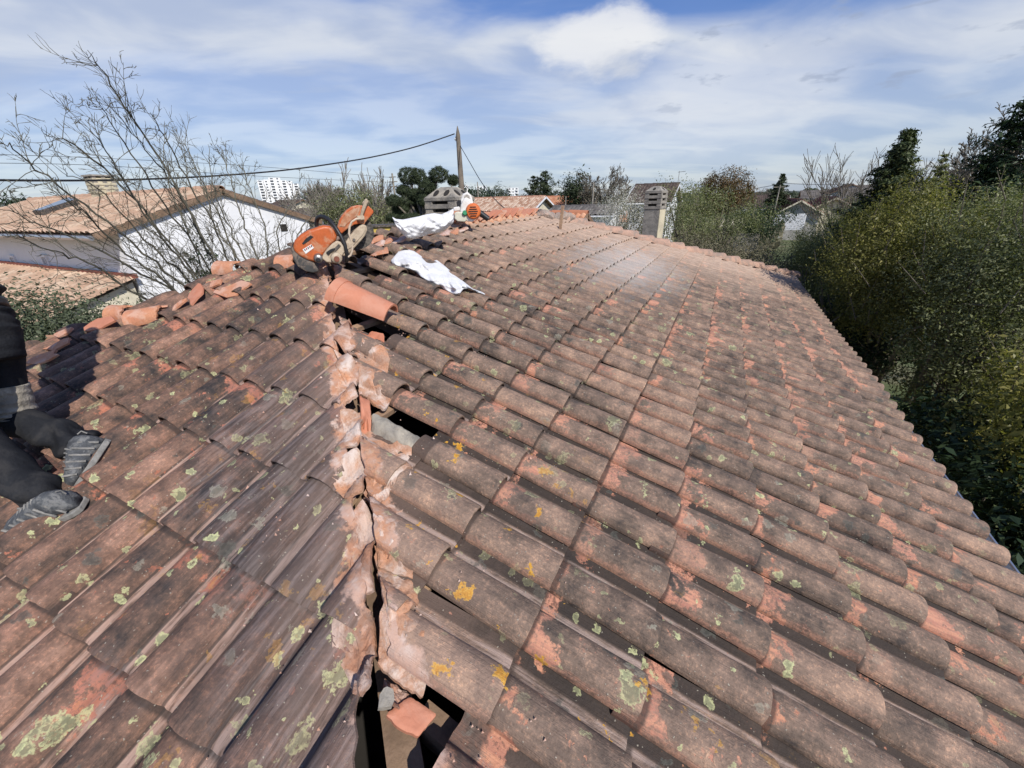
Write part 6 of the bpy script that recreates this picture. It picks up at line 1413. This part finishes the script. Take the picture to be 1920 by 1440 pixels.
MB().tube([head+facing*0.083-fwd*0.052+FW*.022, head+facing*0.090-fwd*0.055, head+facing*0.083-fwd*0.052-FW*.022], [.003, .006, .003], 6).build('mouth', pm('lips', (0.35, 0.13, 0.10), .5), worker, smooth=True)
for s in (-1, 1): MB().lathe(head+FW*0.085*s, FW*s, [(0, .012), (.01, .028), (.018, .024)], 10).build('ear', M_skin, worker, smooth=True)
skinned('hair', [head-facing*0.02+fwd*0.0, head+fwd*0.055-facing*0.015, head+fwd*0.10-facing*0.02], [(0, 1), (1, 2)], [.096, .100, .07], M_hair, worker, 2)
def cloth_tube(name, pts, rads, mat, seed, n=40, m=90, fold=0.010, zones=(), ell=1.0):
    """garment tube with creases; zones: (centre, width, extra) along 0..1 where cloth bunches"""
    r_ = np.random.default_rng(seed); pts = np.array(pts); k = len(pts); tt = np.linspace(0, k-1, m); P = []; Rr = []
    for u_ in tt:
        i = min(int(u_), k-2); f_ = u_-i; p0, p1, p2, p3 = pts[max(i-1, 0)], pts[i], pts[i+1], pts[min(i+2, k-1)]
        P.append(0.5*((2*p1)+(p2-p0)*f_+(2*p0-5*p1+4*p2-p3)*f_**2+(3*p1-p0-3*p2+p3)*f_**3)); Rr.append(np.interp(u_, range(k), rads))
    P = np.array(P); tg = np.gradient(P, axis=0); tg /= np.linalg.norm(tg, axis=1)[:, None]; ref = np.cross(tg[0], FW); V = []
    for i in range(m):
        a = ref-tg[i]*np.dot(ref, tg[i]); a = nrm(a); ref = a; b_ = np.cross(tg[i], a); s = i/(m-1)
        bun = sum(e*math.exp(-((s-c)/w_)**2) for c, w_, e in zones)
        for q in range(n):
            th = 2*math.pi*q/n
            w1 = math.sin(s*38+2.2*math.sin(th+seed)+1.3*math.sin(2*th+s*9))*(0.25+bun*1.6)
            w2 = math.sin(s*71+3*math.sin(th*2+1)+th)*(0.15+bun*0.9); w3 = math.sin(th*3+s*8+seed)*0.5
            rr = Rr[i]+fold*(w1+w2*0.6+w3*0.5)+bun*0.006
            V.append(P[i]+a*math.cos(th)*rr*ell+b_*math.sin(th)*rr)
    Fs = [(i*n+q, i*n+(q+1) % n, (i+1)*n+(q+1) % n, (i+1)*n+q) for i in range(m-1) for q in range(n)]+[tuple(range(n))[::-1], tuple((m-1)*n+q for q in range(n))]
    return MB().add(V, Fs).build(name, mat, worker, smooth=True, auto=False)
cloth_tube('trouser_leg', [hipR+(hipR-kneeR)*0.1, (hipR+kneeR)/2, kneeR, kneeR+(ankR-kneeR)*0.45, ankR-(kneeR-ankR)*0.05], [.125, .098, .080, .066, .064], M_denim, 3, fold=0.0065, zones=((.5, .06, .8), (.93, .09, 1.2), (0.8, .06, .6)))
cloth_tube('trouser_leg', [hipL+(hipL-kneeL)*0.1, (hipL+kneeL)/2, kneeL, kneeL+(ankL-kneeL)*0.45, ankL-(kneeL-ankL)*0.04], [.125, .100, .086, .074, .064], M_denim, 5, fold=0.0065, zones=((.5, .06, .8), (.92, .09, 1.2)))
cloth_tube('trouser_seat', [hipc+(hipc-chest)*0.30, hipc, hipc+(chest-hipc)*0.32], [.13, .165, .155], M_denim, 8, fold=0.006, zones=((.7, .2, .5),), m=40)
cloth_tube('dusty_knee_patch', [hipR+(kneeR-hipR)*0.62, hipR+(kneeR-hipR)*0.82, kneeR+A3(0, 0, -0.005), kneeR+(kneeR-hipR)*0.08], [.104, .100, .096, .080], M_dustc, 13, fold=0.008, zones=((.8, .2, .7),), m=50)
belt = MB(); bp_ = hipc+(chest-hipc)*0.24; bd = nrm(chest-hipc)
cloth_tube('belt', [bp_-bd*0.02, bp_+bd*0.02], [.166, .166], M_black, 2, fold=0.001, m=4)
for q in (0.2, 0.9, -0.6):
    a_ = nrm(np.cross(bd, FW)); b_ = np.cross(bd, a_); c = bp_+(a_*math.cos(q)+b_*math.sin(q))*0.168; MB().box(c, (0.014, 0.010, 0.065), [np.cross(bd, nrm(c-bp_)), nrm(c-bp_), bd], bev=.002).build('belt_loop', M_denim, worker)
cloth_tube('sweatshirt', [hipc+(chest-hipc)*0.22, hipc+(chest-hipc)*0.36, hipc+(chest-hipc)*0.62, chest, chest+(neck-chest)*0.6, neck], [.145, .165, .162, .17, .14, .075], M_sweat, 21, fold=0.008, zones=((.08, .05, 1.0), (.2, .08, .8)), m=100)
for s_, e_, h_, k in ((shR, elR, haR, 1), (shL, elL, haL, 2)): cloth_tube('sleeve', [s_-(e_-s_)*0.2, s_, e_, h_-(h_-e_)*0.08], [.07, .072, .058, .044], M_sweat, 30+k, fold=0.006, zones=((.6, .1, .8), (.95, .06, .8)), m=60, n=24)
skinned('hood', [neck-facing*0.05, neck-facing*0.09-fwd*0.05], [(0, 1)], [.085, .07], M_sweat, worker, 2)
def shoe(heel, toe, upv, seed):
    """trainer from heel to toe; upv roughly away from the sole"""
    ax = nrm(toe-heel); L_ = np.linalg.norm(toe-heel); u_ = nrm(upv-ax*np.dot(upv, ax)); s_ = np.cross(ax, u_); r_ = np.random.default_rng(seed)
    ts = np.array([0, .04, .12, .22, .32, .42, .52, .64, .76, .87, .95, 1.0]); hh = np.array([.055, .088, .108, .112, .106, .098, .088, .076, .064, .056, .046, .020]); ww = np.array([.022, .036, .043, .045, .044, .046, .050, .055, .057, .052, .040, .014])
    m = MB(); n = 22; V = []; tf = np.linspace(0, 1, 46)
    for t_ in tf:
        h = np.interp(t_, ts, hh); w_ = np.interp(t_, ts, ww); top = 0.55+0.45*(1 if t_ < .4 else max(0.6, 1.2-t_*.7))
        for q in range(n):
            th = 2*math.pi*q/n; cx = math.cos(th); sy = math.sin(th); cx = math.copysign(abs(cx)**.75, cx); sy2 = math.copysign(abs(sy)**.8, sy)
            ww_ = w_*(1.0 if sy < 0 else 1-0.38*sy*(1 if t_ < .55 else .6)); rip = 0.0010*math.sin(t_*60+3*math.sin(th*2+seed))*(1 if sy > -0.2 else 0)+0.0006*math.sin(th*7+t_*25)
            V.append(heel+ax*L_*t_+s_*cx*(ww_+rip)+u_*(0.012+h*0.5+sy2*(h*0.5+rip)))
    k = len(tf); Fs = [(i*n+q, i*n+(q+1) % n, (i+1)*n+(q+1) % n, (i+1)*n+q) for i in range(k-1) for q in range(n)]+[tuple(range(n))[::-1], tuple((k-1)*n+q for q in range(n))]
    sh = m.add(V, Fs).build('shoe', M_shoe, worker, smooth=True, auto=False)
    V = []; out = []
    for t_ in np.linspace(-.01, 1.02, 20): out.append((t_, np.interp(t_, ts, ww)+.006))
    pl_ = [heel+ax*L_*t_+s_*w_ for t_, w_ in out]+[heel+ax*L_*t_-s_*w_ for t_, w_ in out[::-1]]
    b_ = MB().prism([p-u_*0.006 for p in pl_], u_*0.024).build('sole', M_sole, sh, bevel=.004)
    for j in range(5):
        t_ = .36+j*.075; h = np.interp(t_, ts, hh)
        MB().tube([heel+ax*L_*t_+s_*w_*.026+u_*(0.014+h*(1-.22*abs(w_)**1.5)) for w_ in (-1, -.5, 0, .5, 1)], .0045, 6).build('lace', M_sole, sh, smooth=True)
    for sg in (-1, 1):
        for j in range(6):
            t_ = .10+j*.13; h = np.interp(t_, ts, hh); w_ = np.interp(t_, ts, ww)
            MB().tube([heel+ax*L_*(t_+.05*q)+s_*sg*(w_*1.0+.001-.004*q)+u_*(0.030+h*.62*q/2) for q in (0, 1, 2)], [.005, .006, .0045], 6).build('overlay', M_sole, sh, smooth=True)
    MB().tube([heel-ax*0.004+u_*.085, heel+u_*.108-ax*.006, heel+u_*.112+ax*.012], .003, 6).build('pull_tab', M_sole, sh, smooth=True)
    return sh
heR = DP(206, 826, 1.93); toR = DP(146, 917, 1.83)
shoe(heR, toR, nrm(ankR-heR)-FW*1.1, 4)
heL = hit(160, 946, 2, 0.055); toL = heL+nrm(hit(-8, 1012, 2, 0.03)-heL)*0.285
shoe(heL, toL, N2, 6)
